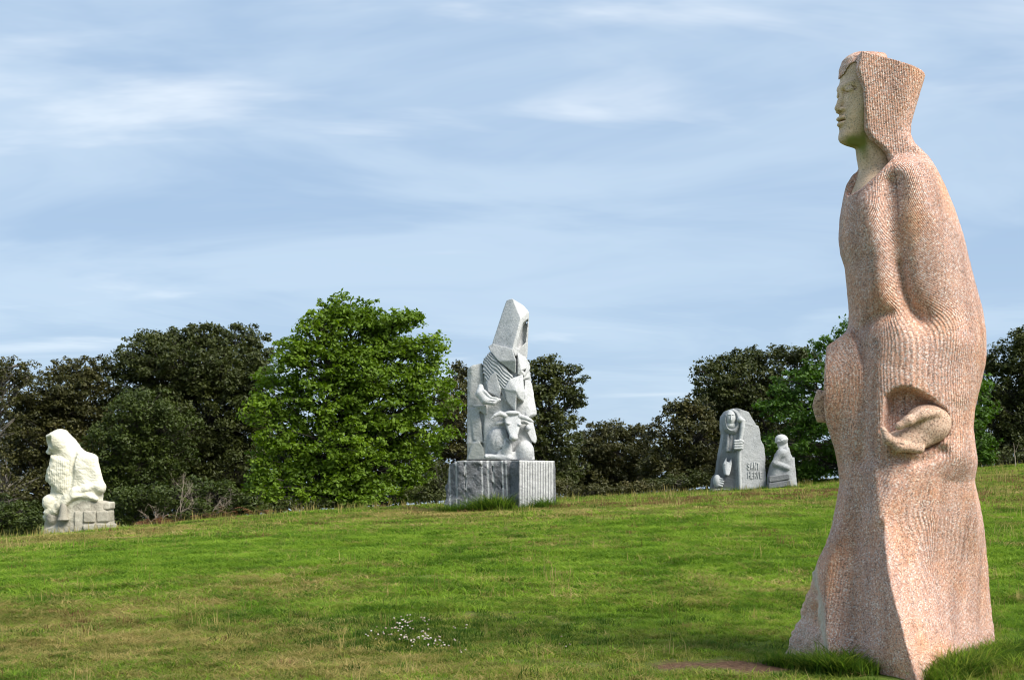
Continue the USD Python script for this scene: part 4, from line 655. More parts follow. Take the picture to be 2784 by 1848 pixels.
ops = [('+', V.hull([(222, 545, .10), (255, 520, 0), (322, 503, .05), (338, 800, -.02), (335, 1152, -.05), (220, 1152, .0), (236, 1010, .05), (222, 800, .08)], 0.62, 0.03),  0),
    ('+', V.hull([(335, 770, -.15), (470, 700, -.30), (600, 740, -.25), (640, 900, -.1), (655, 1152, -.2), (330, 1152, -.2)], 0.60, 0.03), 0.02),
    ('+', V.hull([(330, 480, .10), (375, 430, -.05), (540, 470, -.15), (640, 560, .05), (655, 760, .05), (330, 800, .0)], 0.55, 0.03), 0.02),
    ('+', V.hull([(385, 420, -.10), (540, 430, -.20), (615, 470, .0), (640, 600, .0), (560, 640, -.30), (350, 600, -.05)], 0.45, 0.03), 0.02), ('+', V.hull([(420, 640, -.36), (560, 600, -.36), (600, 700, -.30), (480, 780, -.34)], .2, .03), 0.03),
    ('+', V.hull([(238, 815, -.02), (300, 795, -.14), (330, 1040, -.12), (262, 1015, -.08)], 0.3, 0.02), 0.02), ('+', V.hull([(262, 790, -.1), (350, 790, -.28), (352, 850, -.24), (330, 850, -.12)], 0.3, 0.02), 0.015),
    ('+', V.hull([(218, 1153, -.15), (345, 1153, -.32), (332, 1070, -.25), (290, 1012, -.1), (245, 1050, -.05)], 0.5, 0.05), 0.03),
    ('+', V.hull([(605, 612, -.05), (650, 640, .0), (668, 720, -.05), (684, 850, -.02), (650, 850, -.25), (612, 888, -.28), (598, 700, -.2)], 0.45, 0.02), 0.0),
    ('-', V.cap((648, 700, -.30), (655, 840, -.32), 0.07, 0.05), 0.03),
    ('+', V.ell(432, 1035, -.20, 78, 105, .30), 0.03), ('+', V.ell(482, 1085, -.40, 40, 75, .18), 0.04), ('+', V.ell(602, 1095, -.28, 62, 70, .28), 0.04),
    ('+', V.cap((352, 1132, -.48), (500, 1136, -.50), .075, .07), 0.03), ('+', V.cap((430, 1128, -.44), (462, 1060, -.44), .06, .08), 0.03), ('+', V.hull([(520, 1100, -.45), (660, 1080, -.25), (668, 1152, -.3), (480, 1153, -.5)], 0.3, 0.03), 0.02)]
for pts in ([(372, 1010), (400, 965), (440, 945), (475, 975), (492, 1040), (482, 1100)], [(400, 1040), (415, 1000), (440, 985), (458, 1020), (462, 1070), (430, 1092), (405, 1075), (400, 1040)]):
    ops += [('-', V.cap((*a, -.49 if i == 0 else -.49), (*b, -.49), .025), 0.01) for i, (a, b) in enumerate(zip(pts[:-1], pts[1:]))]
ops += [('-', V.cap((300, 815, -.16), (322, 1030, -.16), .035), 0.02), ('-', V.cap((340, 850, -.28), (352, 1080, -.26), .03), 0.02)]
bv, bf = finish(carve(ops, 0.021), 0.022, 3.5, 41, 0.008); a_, b_ = V.inv(bv)
part(bishop, 'robe', (bv, bf), M_pale, smooth=True, origin=bo, prim={'stain_and_shading': np.clip(0.8 * (a_ < 345) * sstep(620, 480, np.abs(b_ - 800)) * 0.7 + 0.5 * (a_ < 340) * (b_ > 1040), 0, 1)})
mit = carve([('+', hull([V.p(*t) for t in [(472, 108, .22), (484, 84, .10), (522, 76, -.02), (600, 124, -.05), (634, 165, .02), (634, 190, .20), (622, 300, .22), (612, 380, .22), (622, 470, .22), (576, 222, -.34), (522, 425, -.48), (392, 385, .05), (372, 420, .02), (545, 470, -.40), (480, 90, .3), (390, 400, .35), (620, 470, .4)]], 0.012), 0),
    ('-', hull([V.p(*t) for t in [(588, 238, -.60), (640, 180, -.60), (625, 380, -.60), (560, 425, -.60), (540, 415, -.60), (594, 256, .22), (622, 222, .24), (606, 368, .22), (566, 408, .10)]], 0.0), 0.008)], 0.015)
mv, mf = finish(mit, 0.010, 3.0, 43, 0.003); part(bishop, 'mitre', (mv, mf), M_pale, smooth=40, origin=bo)
fc = carve([('+', hull([V.p(*t) for t in [(360, 396, -.12), (392, 380, -.18), (522, 420, -.50), (546, 500, -.58), (545, 585, -.42), (430, 502, -.40), (374, 432, -.22), (380, 430, .2), (540, 560, .2)]], 0.01), 0), ('+', hull([V.p(*t) for t in [(556, 440, -.42), (622, 486, -.10), (642, 545, -.06), (604, 600, -.28), (556, 592, -.42), (580, 560, -.44), (560, 580, .2), (635, 500, .25)]], 0.01), 0.0), ('-', hull([V.p(*t) for t in [(575, 565, -.50), (632, 530, -.30), (604, 600, -.50), (600, 560, -.10)]], 0), 0.0)], 0.015)
gv, gf = finish(fc, 0.006, 6.0, 44, 0.003); part(bishop, 'face', (gv, gf), M_pale, smooth=35, origin=bo)
bd = carve([('+', V.hull([(330, 480, -.05), (372, 436, -.20), (430, 505, -.36), (530, 600, -.44), (470, 690, -.42), (432, 650, -.36), (352, 650, -.20), (326, 560, -.10)], .3, .03), 0)], 0.013)
dv, df = finish(bd, 0.008, 6.0, 45, 0.0); a_, b_ = V.inv(dv); n_ = trimesh.Trimesh(dv, df, process=False).vertex_normals
w_ = np.sin((b_ * 0.8 - a_ * 0.75) / 3.1 + 5.0 * meshkit.fbm(dv * 3.0, 3, 5) + 1.2 * np.sin(a_ / 13.0)); part(bishop, 'beard', (dv + n_ * (w_ * 0.017)[:, None], df), M_pale, smooth=True, origin=bo, prim={'stain_and_shading': np.clip(0.10 - 0.3 * w_, 0, 1)})  # colour darker in the troughs of the carved waves
sl = carve([('+', V.hull([(500, 622, -.48), (590, 590, -.42), (602, 720, -.52), (598, 774, -.50), (572, 752, -.56), (548, 700, -.62), (468, 690, -.48)], -.05, .02), 0), ('+', V.hull([(468, 690, -.46), (550, 700, -.60), (545, 836, -.52), (486, 770, -.46)], -.05, .02), .01), ('+', V.hull([(380, 592, -.30), (412, 568, -.34), (446, 690, -.40), (441, 748, -.36), (360, 702, -.28), (352, 640, -.26)], 0, .02), 0), ('-', V.cap((400, 600, -.44), (415, 730, -.44), .05, .03), .03), ('-', V.cap((540, 640, -.68), (520, 780, -.62), .05, .03), .03)], 0.016)
sv, sf = finish(sl, 0.008, 5.0, 46, 0.003); part(bishop, 'sleeve', (sv, sf), M_pale, smooth=True, origin=bo)
hd = carve([('+', o, .03) for o in V.chain([(312, 668, -.26), (312, 715, -.32), (345, 760, -.40), (395, 772, -.44), (436, 756, -.44)], [.07, .13, .11, .085, .04])] + [('+', o, .02) for o in V.chain([(335, 700, -.40), (380, 745, -.46), (420, 748, -.46)], [.05, .04, .03])] + [('-', V.cap((360, 770, -.52), (436, 766, -.50), .015), .01), ('-', V.cap((350, 738, -.50), (420, 760, -.50), .014), .01)], 0.013)
v_, f_ = finish(hd, 0.003, 6.0, 47, 0.002); part(bishop, 'hand', (v_, f_), M_pale, smooth=True, origin=bo)
ox = carve([('+', V.hull([(470, 852, -.52), (575, 852, -.52), (584, 900, -.56), (560, 965, -.72), (550, 1015, -.78), (512, 1020, -.78), (492, 960, -.70), (468, 900, -.56)], -.1, .05), 0), ('+', V.ell(530, 1008, -.72, 29, 24, .12), .03), ('+', V.ell(522, 845, -.50, 52, 16, .1), .03), ('+', V.ell(440, 908, -.42, 36, 13, .05, 0.25), .02),
    ('+', V.ell(608, 905, -.36, 26, 13, .05, -0.3), .02), ('+', V.ell(494, 915, -.62, 15, 11, .05), .01), ('+', V.ell(568, 922, -.62, 13, 10, .05), .01), ('-', V.cap((482, 903, -.68), (508, 903, -.70), .012), .006), ('-', V.cap((482, 926, -.67), (508, 928, -.70), .012), .006), ('-', V.cap((512, 1028, -.88), (550, 1026, -.88), .03), .01), ('-', V.cap((517, 1002, -.86), (522, 998, -.87), .02), .01), ('-', V.cap((540, 1000, -.87), (545, 1004, -.86), .02), .01)]
    + [('+', o, .01) for o in V.chain([(478, 862, -.50), (440, 848, -.54), (405, 862, -.58), (378, 886, -.60)], [.075, .065, .045, .015]) + V.chain([(572, 868, -.50), (610, 878, -.52), (640, 893, -.50), (662, 902, -.46)], [.07, .06, .045, .015])], 0.014)
v_, f_ = finish(ox, 0.004, 6.0, 48, 0.003); part(bishop, 'ox_head', (v_, f_), M_pale, smooth=True, origin=bo, label='ox head facing the front with curved horns')
ox2 = carve([('+', V.hull([(600, 935, -.30), (622, 905, -.30), (660, 900, -.22), (668, 950, -.22), (686, 1015, -.20), (676, 1042, -.22), (650, 1030, -.30), (618, 975, -.36)], .05, .04), 0), ('+', V.ell(628, 945, -.34, 17, 12, .05), .01), ('-', V.cap((616, 934, -.40), (642, 938, -.38), .013), .006), ('-', V.cap((614, 958, -.41), (642, 956, -.38), .013), .006), ('+', V.ell(588, 905, -.36, 22, 10, .05, -.3), .02), ('-', V.cap((660, 1020, -.32), (686, 1026, -.24), .015), .01)], 0.014)
v_, f_ = finish(ox2, 0.004, 6.0, 49, 0.003); part(bishop, 'ox_head', (v_, f_), M_pale, smooth=True, origin=bo, label='ox head turned away to the right')

# --- left: hunched white limestone figure leaning on a wall of blocks, with a bell
V = View(60, 1120, 0.2423, 44.0); wo = origin(V, 620); wst = thing('statue', 'hunched white limestone statue of a long bearded man at the far left', 'statue', wo)
ops = [('+', inflate(V.q([(440, 188), (380, 200), (330, 235), (275, 262), (292, 300), (302, 340), (305, 385), (284, 440), (288, 466), (330, 474), (358, 492), (345, 560), (318, 640), (300, 700), (312, 760), (340, 800), (332, 880), (320, 925), (284, 945), (268, 1000), (284, 1050), (262, 1120), (248, 1190), (272, 1240), (262, 1300), (300, 1330), (600, 1200), (900, 1000), (905, 930), (900, 800), (850, 690), (812, 630), (800, 500), (690, 420), (640, 370), (580, 290), (490, 200)]), .48, .45, 44.0), 0),
    ('+', V.ell(430, 330, -.30, 120, 120, .26), .12), ('+', V.ell(700, 600, -.25, 110, 170, .26), .12), ('+', V.ell(345, 1010, -.34, 78, 90, .22), .12), ('+', V.ell(898, 852, -.20, 58, 64, .24), .06),
    ('+', V.cap((800, 540, -.20), (880, 830, -.22), .20, .17), .16), ('+', V.cap((300, 272, -.12), (400, 262, -.36), .05, .07), .05), ('-', V.ell(335, 340, -.38, 42, 55, .12), .04), ('+', V.cap((292, 440, -.08), (340, 455, -.30), .045, .06), .03),
    ('-', V.cap((360, 300, -.48), (380, 420, -.50), .07, .04), .06), ('+', V.ell(300, 735, -.12, 24, 48, .1), .01), ('-', V.ell(296, 728, -.22, 12, 22, .08), .01), ('-', V.cap((650, 420, -.42), (600, 840, -.50), .05, .04), .06)]
for pts, r in (([(330, 1120, -.45), (470, 1045, -.52), (560, 955, -.52), (640, 885, -.52), (760, 862, -.44), (850, 830, -.36)], .07), ([(300, 1180, -.36), (420, 1110, -.50), (540, 1020, -.56), (640, 940, -.55), (760, 935, -.46), (870, 970, -.36)], .055)):
    ops += [('+', o, .08) for o in V.chain(pts, [r * 1.25] * len(pts))]
for y1 in (640, 700, 760): ops.append(('-', V.cap((690, y1, -.54), (800, y1 + 20, -.46), .018), .02))
v_, f_ = finish(carve(ops, 0.0185), 0.03, 4.0, 51, 0.010); part(wst, 'cloak', (v_, f_), M_white, smooth=True, origin=wo, prim={'stain_and_shading': np.clip(0.75 * np.exp(-((V.inv(v_)[0] - 385) / 70) ** 2 - ((V.inv(v_)[1] - 330) / 60) ** 2) + 0.3 * np.exp(-((V.inv(v_)[0] - 420) / 120) ** 2 - ((V.inv(v_)[1] - 960) / 90) ** 2), 0, 1)})
bd = carve([('+', inflate(V.q([(365, 480), (480, 470), (600, 520), (610, 700), (600, 850), (530, 950), (430, 910), (345, 800), (312, 740), (310, 680), (345, 580)]), .24, .25, 43.68), 0)], 0.016)
dv, df = finish(bd, 0.01, 5.0, 52, 0.0); n_ = trimesh.Trimesh(dv, df, process=False).vertex_normals; a_, b_ = V.inv(dv); w_ = np.sin(a_ / 3.6 + 16.0 * meshkit.fbm(dv * np.array([2.6, 2.6, 1.3]), 3, 7))
part(wst, 'beard', (dv + n_ * (w_ * 0.004 + (meshkit.fbm(dv * 9, 3, 3) - 0.5) * 0.05)[:, None], df), M_white, smooth=True, origin=wo, prim={'stain_and_shading': np.clip(0.30 - 0.35 * w_, 0, 0.6)})
v_, f_ = finish(carve([('+', V.hull([(320, 1150, -.40), (480, 1040, -.46), (620, 975, -.46), (900, 990, -.30), (760, 1100, -.44), (1000, 1400, -.22), (985, 1020, -.05), (740, 1400, -.44), (560, 1420, -.52), (285, 1420, -.42), (270, 1300, -.30)], .45, .05), 0), ('+', V.ell(380, 1180, -.42, 60, 80, .14), .06), ('+', V.hull([(300, 1300, -.5), (480, 1260, -.58), (560, 1420, -.6), (280, 1420, -.5)], .2, .06), .05)], .018), .025, 4.0, 53, .008); part(wst, 'seat', (v_, f_), M_block, smooth=True, origin=wo, prim={'stain_and_shading': np.clip(meshkit.fbm(v_ * 2.0, 3, 2) * 1.6 - 0.4, 0, 1)})
for i, (x0, x1, y0, y1, dd, sk) in enumerate([(905, 998, 1010, 1092, -.26, 0.4), (818, 900, 1005, 1092, -.36, 0.9), (690, 812, 970, 1085, -.46, .2), (872, 998, 1106, 1232, -.36, .1), (738, 864, 1102, 1230, -.50, .25), (880, 1022, 1246, 1360, -.38, .15), (742, 872, 1244, 1380, -.54, .2), (640, 732, 1110, 1380, -.52, .3)]):
    rb = np.random.default_rng(70 + i); j = lambda: rb.normal(0, 5)
    v_, f_ = finish(carve([('+', V.hull([(x0 + j(), y0 + j(), dd), (x1 + j(), y0 + j(), dd + .08), (x1 + j(), y1 + j(), dd + .06), (x0 + j(), y1 + j(), dd)], .40, .03), 0)], .02), .014, 5.0, 54 + i, .006)
    part(wst, 'stone_block', (v_, f_), M_block, smooth=True, origin=wo, prim={'stain_and_shading': np.clip(meshkit.fbm(v_ * 3.0, 3, i) * 1.4 - 0.5 + sk, 0, 1)})
prof = [(0.0, 1018), (18, 1018), (30, 1030), (38, 1060), (44, 1110), (50, 1160), (62, 1192), (66, 1200), (58, 1200), (44, 1170), (0, 1150)]; c = V.p(532, 1018, -.60)
bell = trimesh.creation.revolve([(a * V.m, -(b - 1018) * V.m) for a, b in prof], sections=28); bell.apply_translation(c)
part(wst, 'bell', bell, M_block, smooth=35, origin=wo)
# --- right: carved stele of a hooded saint with a wolf, lettered
V = View(1880, 1080, 0.19133, 52.0); ho = origin(V, 680); hst = thing('statue', 'carved grey granite stele of a hooded saint with a staff and a wolf, bearing lettering', 'statue', ho)
FR = [(V.p(a, 0)[0], 52 + d) for a, d in [(250, .05), (400, -.28), (640, -.55), (660, -.55), (1075, .02)]]
ops = [('+', slab(V.q([(422, 330), (432, 270), (480, 200), (560, 166), (622, 164), (792, 212), (850, 310), (905, 395), (940, 408), (968, 500), (974, 600), (1030, 690), (1048, 860), (1045, 1000), (1062, 1100), (1066, 1400), (270, 1400), (300, 1150), (355, 1080), (385, 850), (412, 720), (440, 520), (425, 450)]), FR, 52.45), 0)]
for a, b in ((492, 482), (540, 520), (590, 575)): ops.append(('+', V.cap((a, 545, -.46), (b, 760, -.46), .05, .06), .02))
ops += [('-', V.cap((515, 560, -.55), (500, 740, -.52), .03), .02), ('-', V.cap((566, 560, -.6), (550, 740, -.56), .03), .02), ('+', V.hull([(640, 172, -.45), (792, 214, -.28), (856, 412, -.30), (705, 378, -.50)], .3, .01), 0), ('-', V.ell(560, 1190, -.62, 60, 120, .10), .05)]
ops += [('+', inflate(V.q([(422, 320), (440, 250), (490, 195), (560, 168), (630, 195), (680, 270), (700, 380), (640, 500), (600, 540), (510, 535), (440, 470)]), .24, .22, 51.58), .01), ('-', V.ell(532, 330, -.72, 92, 150, .26), .012)]
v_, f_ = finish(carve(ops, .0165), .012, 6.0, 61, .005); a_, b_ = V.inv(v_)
part(hst, 'stele', (v_, f_), M_grey, smooth=True, origin=ho, prim={'stain_and_shading': np.clip(0.9 * sstep(640, 560, a_) * sstep(700, 950, b_) + 0.25 * sstep(640, 600, a_), 0, 1)})  # shade painted into the colour: left half darker, turned from the sun
fc = carve([('+', V.ell(528, 300, -.52, 68, 108, .16), 0), ('+', V.ell(532, 408, -.50, 72, 50, .14), .02), ('+', V.cap((526, 262, -.66), (523, 332, -.71), .022, .032), .015), ('-', V.ell(500, 272, -.68, 20, 10, .03), .01), ('-', V.ell(556, 270, -.68, 20, 10, .03), .01), ('-', V.cap((506, 362, -.69), (542, 360, -.69), .016), .008), ('-', V.cap((470, 375, -.64), (530, 395, -.68), .012), .01), ('-', V.cap((530, 395, -.68), (590, 370, -.62), .012), .01), ('+', V.cap((480, 254, -.63), (516, 256, -.68), .014), .012), ('+', V.cap((540, 254, -.68), (576, 252, -.62), .014), .012)], .0105)
v_, f_ = finish(fc, .002, 6.0, 62, .001); part(hst, 'face', (v_, f_), M_lgrey, smooth=True, origin=ho)
stf = carve([('+', o, .02) for o in V.chain([(650, 325, -.66), (690, 345, -.66), (682, 430, -.68), (655, 600, -.70)], [.115, .085, .085, .07]) + V.chain([(640, 740, -.68), (640, 900, -.64), (658, 1380, -.60)], [.07, .065, .06])], .014)
v_, f_ = finish(stf, .006, 6.0, 63, .002); part(hst, 'staff', (v_, f_), M_lgrey, smooth=True, origin=ho)
hnd = carve([('+', V.hull([(600, 612, -.74), (700, 604, -.66), (702, 740, -.66), (590, 752, -.74)], -.45, .03), 0)] + [('+', V.cap((572, y1, -.76), (660, y1 - 4, -.78), .048, .05), .006) for y1 in (628, 662, 697, 732)] + [('+', V.cap((690, 640, -.70), (640, 606, -.78), .045, .035), .01)], .0115)
v_, f_ = finish(hnd, .002, 6.0, 64, .001); part(hst, 'hand', (v_, f_), M_lgrey, smooth=True, origin=ho)
wf = carve([('+', V.hull([(420, 955, -.52), (480, 910, -.56), (540, 950, -.56), (520, 1050, -.66), (494, 1108, -.72), (446, 1104, -.72), (426, 1040, -.60)], -.3, .03), 0), ('-', V.cap((415, 980, -.72), (545, 985, -.74), .05), .02), ('-', V.cap((450, 1085, -.80), (492, 1085, -.80), .02), .01), ('+', V.cap((446, 950, -.5), (466, 862, -.46), .07, .012), .01), ('+', V.cap((520, 945, -.5), (536, 880, -.46), .07, .012), .01)], .0125)
v_, f_ = finish(wf, .003, 6.0, 65, .002); part(hst, 'wolf_head', (v_, f_), M_lgrey, smooth=True, origin=ho)
pw = carve([('+', V.ell(340, 1185, -.42, 58, 88, .16), 0)] + [('+', V.cap((330, 1150 + 28 * j, -.50), (424 - 12 * abs(j - 1.2), 1160 + 32 * j, -.54), .05, .035), .006) for j in range(4)], .0115)
v_, f_ = finish(pw, .002, 6.0, 66, .001); part(hst, 'wolf_paw', (v_, f_), M_lgrey, smooth=True, origin=ho)
v_, f_ = finish(carve([('+', V.hull([(250, 1335, -.55), (300, 1302, -.66), (430, 1290, -.76), (560, 1316, -.72), (620, 1400, -.66), (250, 1400, -.6)], .1, .02), 0)], .015), .008, 5.0, 67, .004); part(hst, 'base_stone', (v_, f_), M_grey, smooth=True, origin=ho)
# lettering cut proud on the slab's right face
tx = np.array([FR[4][0] - FR[3][0], FR[4][1] - FR[3][1], 0]); tx /= np.linalg.norm(tx); tz = np.array([0, 0, 1.0]); tn = np.cross(tx, tz)
for word, a0, a1, b0, b1 in (('SANT', 762, 962, 1022, 925), ('HERVE', 772, 1002, 1145, 1058)):
    for i, ch in enumerate(word):
        a = a0 + (a1 - a0) * i / len(word); b = b0 + 4 * math.sin(3.0 * i); m = meshkit.text_mesh(ch, (b0 - b1) * V.m, 0.045, bold=True); v = np.array(m.vertices); wd = (a1 - a0) / len(word) * V.m * 0.86; v[:, 0] = (v[:, 0] - v[:, 0].min()) * wd / max(np.ptp(v[:, 0]), 0.05)
        x0 = V.p(a, b)[0]; base = np.array([x0, np.interp(x0, [FR[3][0], FR[4][0]], [FR[3][1], FR[4][1]]), V.p(a, b)[2]]) + tn * -0.012 * 0
        v = base + v[:, :1] * tx + v[:, 1:2] * tz + (v[:, 2:3] - 0.010) * tn
        part(hst, 'letter', (v, np.array(m.faces)), M_lgrey, origin=ho)
# --- small seated figure with a headband beside the stele
so = origin(V, 1280); sst = thing('statue', 'small grey granite statue of a seated man with a headband seen beside the stele', 'statue', so); V.Y = 52.0
ops = [('+', inflate(V.q([(1245, 745), (1340, 690), (1385, 710), (1412, 800), (1440, 860), (1470, 1000), (1482, 1200), (1505, 1380), (1066, 1380), (1080, 1110), (1118, 960), (1160, 900), (1190, 800)]), .40, .30, 52.05), 0), ('+', V.ell(1270, 800, -.22, 85, 70, .2), .06), ('+', V.cap((1250, 780, -.28), (1160, 930, -.30), .13, .11), .06), ('+', V.cap((1160, 940, -.30), (1330, 1000, -.36), .11, .10), .05), ('-', V.cap((1190, 860, -.50), (1350, 800, -.42), .03), .04), ('+', V.hull([(1420, 855, -.1), (1460, 848, -.05), (1482, 1200, -.12), (1505, 1380, -.15), (1385, 1380, -.32), (1370, 1060, -.30), (1420, 1020, -.2)], .3, .02), .01), ('-', V.cap((1375, 1200, -.40), (1480, 1225, -.25), .02), .01)]
v_, f_ = finish(carve(ops, .0165), .012, 6.0, 71, .004); part(sst, 'body', (v_, f_), M_grey, smooth=True, origin=so, prim={'stain_and_shading': np.zeros(len(v_))})
hdm = carve([('+', V.ell(1278, 598, 0, 92, 74, .20), 0), ('+', V.hull([(1215, 610, -.02), (1360, 600, -.02), (1378, 745, -.08), (1250, 745, -.08), (1228, 690, -.06)], .18, .04), .03), ('+', V.ell(1276, 612, -.02, 96, 30, .205, .28), .03), ('-', V.cap((1195, 625, -.10), (1365, 678, -.22), .018), .01), ('-', V.cap((1200, 600, -.16), (1368, 628, -.24), .014), .01), ('-', V.ell(1222, 668, -.12, 22, 30, .1), .02)], .0125)
v_, f_ = finish(hdm, .003, 6.0, 72, .002); part(sst, 'head', (v_, f_), M_lgrey, smooth=True, origin=so, prim={'stain_and_shading': np.zeros(len(v_))})
for i, q in enumerate([[(1082, 1122), (1348, 1086), (1366, 1158), (1084, 1206)], [(1076, 1218), (1366, 1172), (1380, 1252), (1070, 1300)]]):
    v_, f_ = finish(carve([('+', V.hull([(a, b, -.36 - .10 * (a > 1200)) for a, b in q], .0, .012), 0)], .014), .010, 5.0, 73 + i, .004); part(sst, 'stone_block', (v_, f_), M_dgrey, smooth=True, origin=so)

# ------------------------------------------------------------------ small things of the meadow
RS = np.random.default_rng(77)
white_petal = usdkit.material(stage, '/World/Looks/clover_head', {'g': ('geometry', {}), 'n': ('noise_texture', {'scale': 30.0}), 'r': ('rgb_ramp', {'ramp': [(0.35, (0.22, 0.15, 0.09)), (0.5, (0.36, 0.30, 0.23)), (0.7, (0.50, 0.47, 0.41))]}), 'p': ('principled_bsdf', {'roughness': 0.7})}, [('g.position', 'n.vector'), ('n.fac', 'r.fac'), ('r.color', 'p.base_color')], surface='p.BSDF')
hs = trimesh.creation.icosphere(2, 0.0125); hv_ = np.array(hs.vertices); hv_ *= (1 + 0.16 * (meshkit.noise(hv_ * 420, 3) - 0.5))[:, None]; hv_[:, 2] = hv_[:, 2] * 0.85 + 0.085
fl = None; spots = []
for px, py, sx, sy, n in [(1088, 1702, 9, 6, 9), (1108, 1703, 8, 10, 12), (1090, 1722, 14, 7, 12), (1150, 1700, 12, 8, 8), (1062, 1732, 16, 9, 8), (1110, 1758, 9, 5, 9), (1125, 1755, 8, 5, 6), (1155, 1750, 10, 6, 12), (1172, 1757, 8, 6, 6), (1205, 1755, 5, 3, 5), (1240, 1757, 4, 3, 3), (1010, 1735, 20, 12, 5), (1250, 1720, 22, 8, 4), (1255, 1785, 8, 6, 3), (1540, 1775, 45, 10, 4), (1190, 1770, 20, 5, 5), (1140, 1735, 18, 4, 5)]:
    for _ in range(n): spots.append((px + RS.normal(0, sx), py + RS.normal(0, sy)))
for px, py in spots:
    x, y = onground(px, py); z = float(ground(x, y)); s = RS.uniform(0.55, 0.95)
    if fl is None:
        fl = thing('clover_flower', 'small white clover flower head standing in the short meadow grass', 'flower', (x, y, z), 'white clover flowers in the foreground grass', scale=s)
        part(fl, 'flower_head', (hv_, np.array(hs.faces)), white_petal, smooth=True); part(fl, 'stem', tube([(0, 0, -0.01), (0.004, 0.002, 0.04), (0, 0, 0.08)], 0.0018, 5), G_green)
    else:
        r = thing('clover_flower', 'small white clover flower head standing in the short meadow grass', 'flower', (x, y, z), 'white clover flowers in the foreground grass', rotz=RS.uniform(0, 360), scale=s)
        r.GetPrim().GetReferences().AddInternalReference(fl.GetPath()); r.GetPrim().SetInstanceable(True)
# long dark grass left standing round the foot of the pink statue and the plinth
lp = [(blades(26, 0.09, 0.22, 0.008, 1.15, RS, 3), [G_dark, G_green, G_dark, G_olive][k % 4]) for k in range(6)]
P2, S2, I2 = [], [], []
def ring(pts, n, sc, spread_):
    pts = np.array(pts, float); seg = np.linalg.norm(np.diff(pts, axis=0), axis=1); cum = np.concatenate([[0], np.cumsum(seg)]) / seg.sum()
    t = RS.uniform(0, 1, n); x = np.interp(t, cum, pts[:, 0]) + RS.normal(0, spread_, n); y = np.interp(t, cum, pts[:, 1]) - np.abs(RS.normal(0, spread_, n)); s = sc * RS.uniform(0.45, 1.2, n)
    P2.append(np.stack([x, y, ground(x, y)], 1)); S2.append(np.stack([s, s, s * RS.uniform(0.7, 1.1, n)], 1)); I2.append(RS.integers(0, 6, n))
ring([(2.34, 12.35), (2.62, 11.90), (2.85, 11.68), (2.93, 11.60)], 170, 0.95, 0.06); ring([(3.42, 11.44), (3.55, 11.60), (3.95, 12.03), (4.38, 12.45)], 260, 1.15, 0.085); ring([(4.3, 12.35), (4.75, 12.6), (5.0, 12.7)], 110, 1.25, 0.2); ring([(2.30, 12.45), (2.60, 12.0)], 50, 1.0, 0.07); ring([(2.60, 11.86), (2.74, 11.74)], 60, 1.5, 0.05); ring([(3.35, 11.35), (4.4, 12.1)], 70, 0.95, 0.13); ring([(3.6, 11.6), (3.75, 11.75)], 30, 1.6, 0.05)
V = View(1180, 780, 0.4082, 38.0)
ring([(V.p(60, 0)[0], 37.7), (V.p(300, 0)[0], 37.3), (V.p(480, 0)[0], 37.2)], 120, 2.0, 0.13); ring([(V.p(300, 0)[0], 37.3), (V.p(480, 0)[0], 37.2)], 110, 2.9, 0.12); ring([(V.p(570, 0)[0], 36.9), (V.p(700, 0)[0], 37.35), (V.p(810, 0)[0], 37.8)], 50, 1.5, 0.1); ring([(V.p(690, 0)[0], 37.3), (V.p(780, 0)[0], 37.5)], 25, 2.2, 0.08)
V = View(60, 1120, 0.2423, 44.0); ring([(V.p(260, 0)[0], 43.55), (V.p(1020, 0)[0], 43.55)], 80, 1.5, 0.12)
V = View(1880, 1080, 0.19133, 52.0); ring([(V.p(250, 0)[0], 51.5), (V.p(640, 0)[0], 51.2), (V.p(1060, 0)[0], 51.8), (V.p(1500, 0)[0], 51.6)], 110, 1.3, 0.12)
P2 = np.vstack(P2); lg = instancer('/World/long_grass', lp, np.concatenate(I2), P2, RS.uniform(0, 2 * np.pi, len(P2)), np.vstack(S2))
tag(lg, 'longer dark green grass left uncut round the feet of the statues', 'grass', kind='stuff')
# dead twiggy shrubs and bracken in front of the bushes on the left
def dead(label, px, Y, h, seed, lean):
    r = np.random.default_rng(seed); x = X(px, Y); o = np.array([x, Y, float(ground(x, Y)) - 0.05]); out = []
    def grow(p, d, L, rad, depth):
        n = 4; pts = [p]
        for _ in range(n): d = d + r.normal(0, 0.16, 3); d /= np.linalg.norm(d); pts.append(pts[-1] + d * L / n)
        out.append(tube(pts, np.linspace(rad, rad * 0.6, n + 1), 4))
        if depth:
            for _ in range(r.integers(2, 4)):
                k = r.integers(2, n + 1); nd = d + r.normal(0, 0.55, 3) + np.array([0, 0, 0.15]); grow(pts[k], nd / np.linalg.norm(nd), L * r.uniform(0.5, 0.75), rad * 0.55, depth - 1)
    for _ in range(4): d = np.array([lean + r.normal(0, 0.35), r.normal(0, 0.25), 1.0]); grow(o + np.append(r.normal(0, 0.1, 2), 0), d / np.linalg.norm(d), h * r.uniform(0.4, 0.55), 0.020, 4)
    t = thing('dead_shrub', label, 'shrub', o); part(t, 'branches', join(out), B_pale, smooth=True, origin=o)
dead('dead shrub with pale bare twigs, nearest to the white hunched statue', 415, 45.4, 1.1, 1, 0.0)
dead('tallest pale dead shrub, middle of the three left of the maple', 485, 45.4, 1.6, 2, 0.25)
dead('dead shrub with forked pale twigs, nearest to the maple', 568, 45.4, 1.3, 3, 0.2)
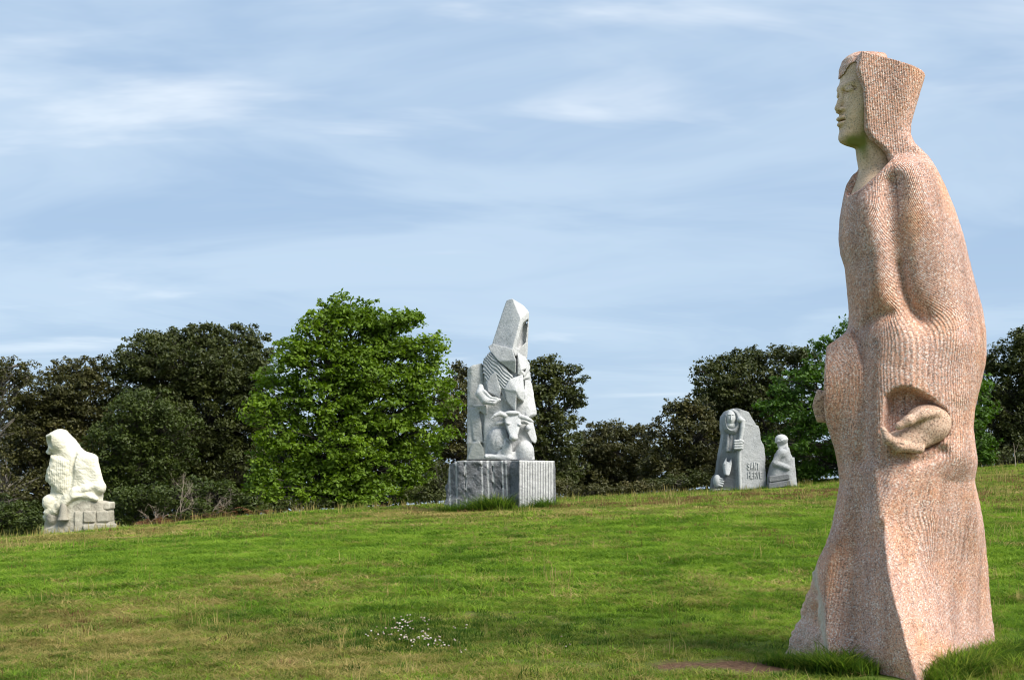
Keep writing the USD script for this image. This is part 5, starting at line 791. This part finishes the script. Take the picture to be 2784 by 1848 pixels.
def frond_clump(n, rng):
    vs, fs, k = [], [], 0
    for _ in range(n):
        a = rng.uniform(0, 2 * np.pi); L = rng.uniform(0.35, 0.75); d = np.array([math.cos(a), math.sin(a), 0]); s = np.array([-d[1], d[0], 0])
        for t in np.linspace(0.25, 1, 9):
            c = d * L * t * 0.8 + np.array([0, 0, L * (1.2 * t - 0.75 * t * t)])
            for sg in (-1, 1):
                w = 0.17 * (1.1 - t) + 0.03; tip = c + s * sg * w + d * 0.04 - np.array([0, 0, 0.03]); vs += [c - d * 0.02, c + d * 0.02, tip]; fs.append((k, k + 1, k + 2)); k += 3
    return np.array(vs), np.array(fs)
fp = [(frond_clump(7, RS), L_rust), (frond_clump(7, RS), L_rust), (frond_clump(6, RS), L_oakg)]; P3 = []
for px, n, w in [(420, 8, 22), (470, 9, 20), (525, 8, 16), (610, 10, 18), (560, 4, 30), (690, 3, 12), (390, 5, 12)]:
    for _ in range(n): xx = X(px + RS.normal(0, w), 45); yy_ = 45.4 + RS.normal(0, 0.5); P3.append((xx, yy_, float(ground(xx, yy_)) - 0.05))
P3 = np.array(P3); s3 = RS.uniform(0.7, 1.4, len(P3)); br = instancer('/World/bracken', fp, RS.choice([0, 0, 1, 1, 2], len(P3)), P3, RS.uniform(0, 6.28, len(P3)), np.stack([s3, s3, s3], 1)); tag(br, 'rust brown bracken fronds among the dead shrubs', 'fern', kind='stuff')
# thin stems against the hedge
def stem(label, px, Y, h, mat, seed, r0=0.022):
    r = np.random.default_rng(seed); x = X(px, Y); o = np.array([x, Y, float(ground(x, Y)) - 0.05]); pts = [o + np.array([0.06 * h * (k / 5) ** 2 * (-1) ** seed, 0, h * k / 5]) + np.append(r.normal(0, 0.012, 2), 0) for k in range(6)]
    t = thing('sapling', label, 'sapling', o); part(t, 'stem', join([tube(pts, np.linspace(r0, 0.008, 6), 6), tube([pts[3], pts[3] + [0.10, 0, 0.22], pts[3] + [0.16, 0, 0.42]], [0.008, 0.006, 0.004], 4)]), mat, smooth=True, origin=o)
stem('pale bare sapling stem at the right edge of the picture', 2760, 51.0, 0.95, B_pale, 1); stem('thin grey sapling stem in front of the glossy bush', 622, 47.5, 0.95, B_grey, 2, 0.012)
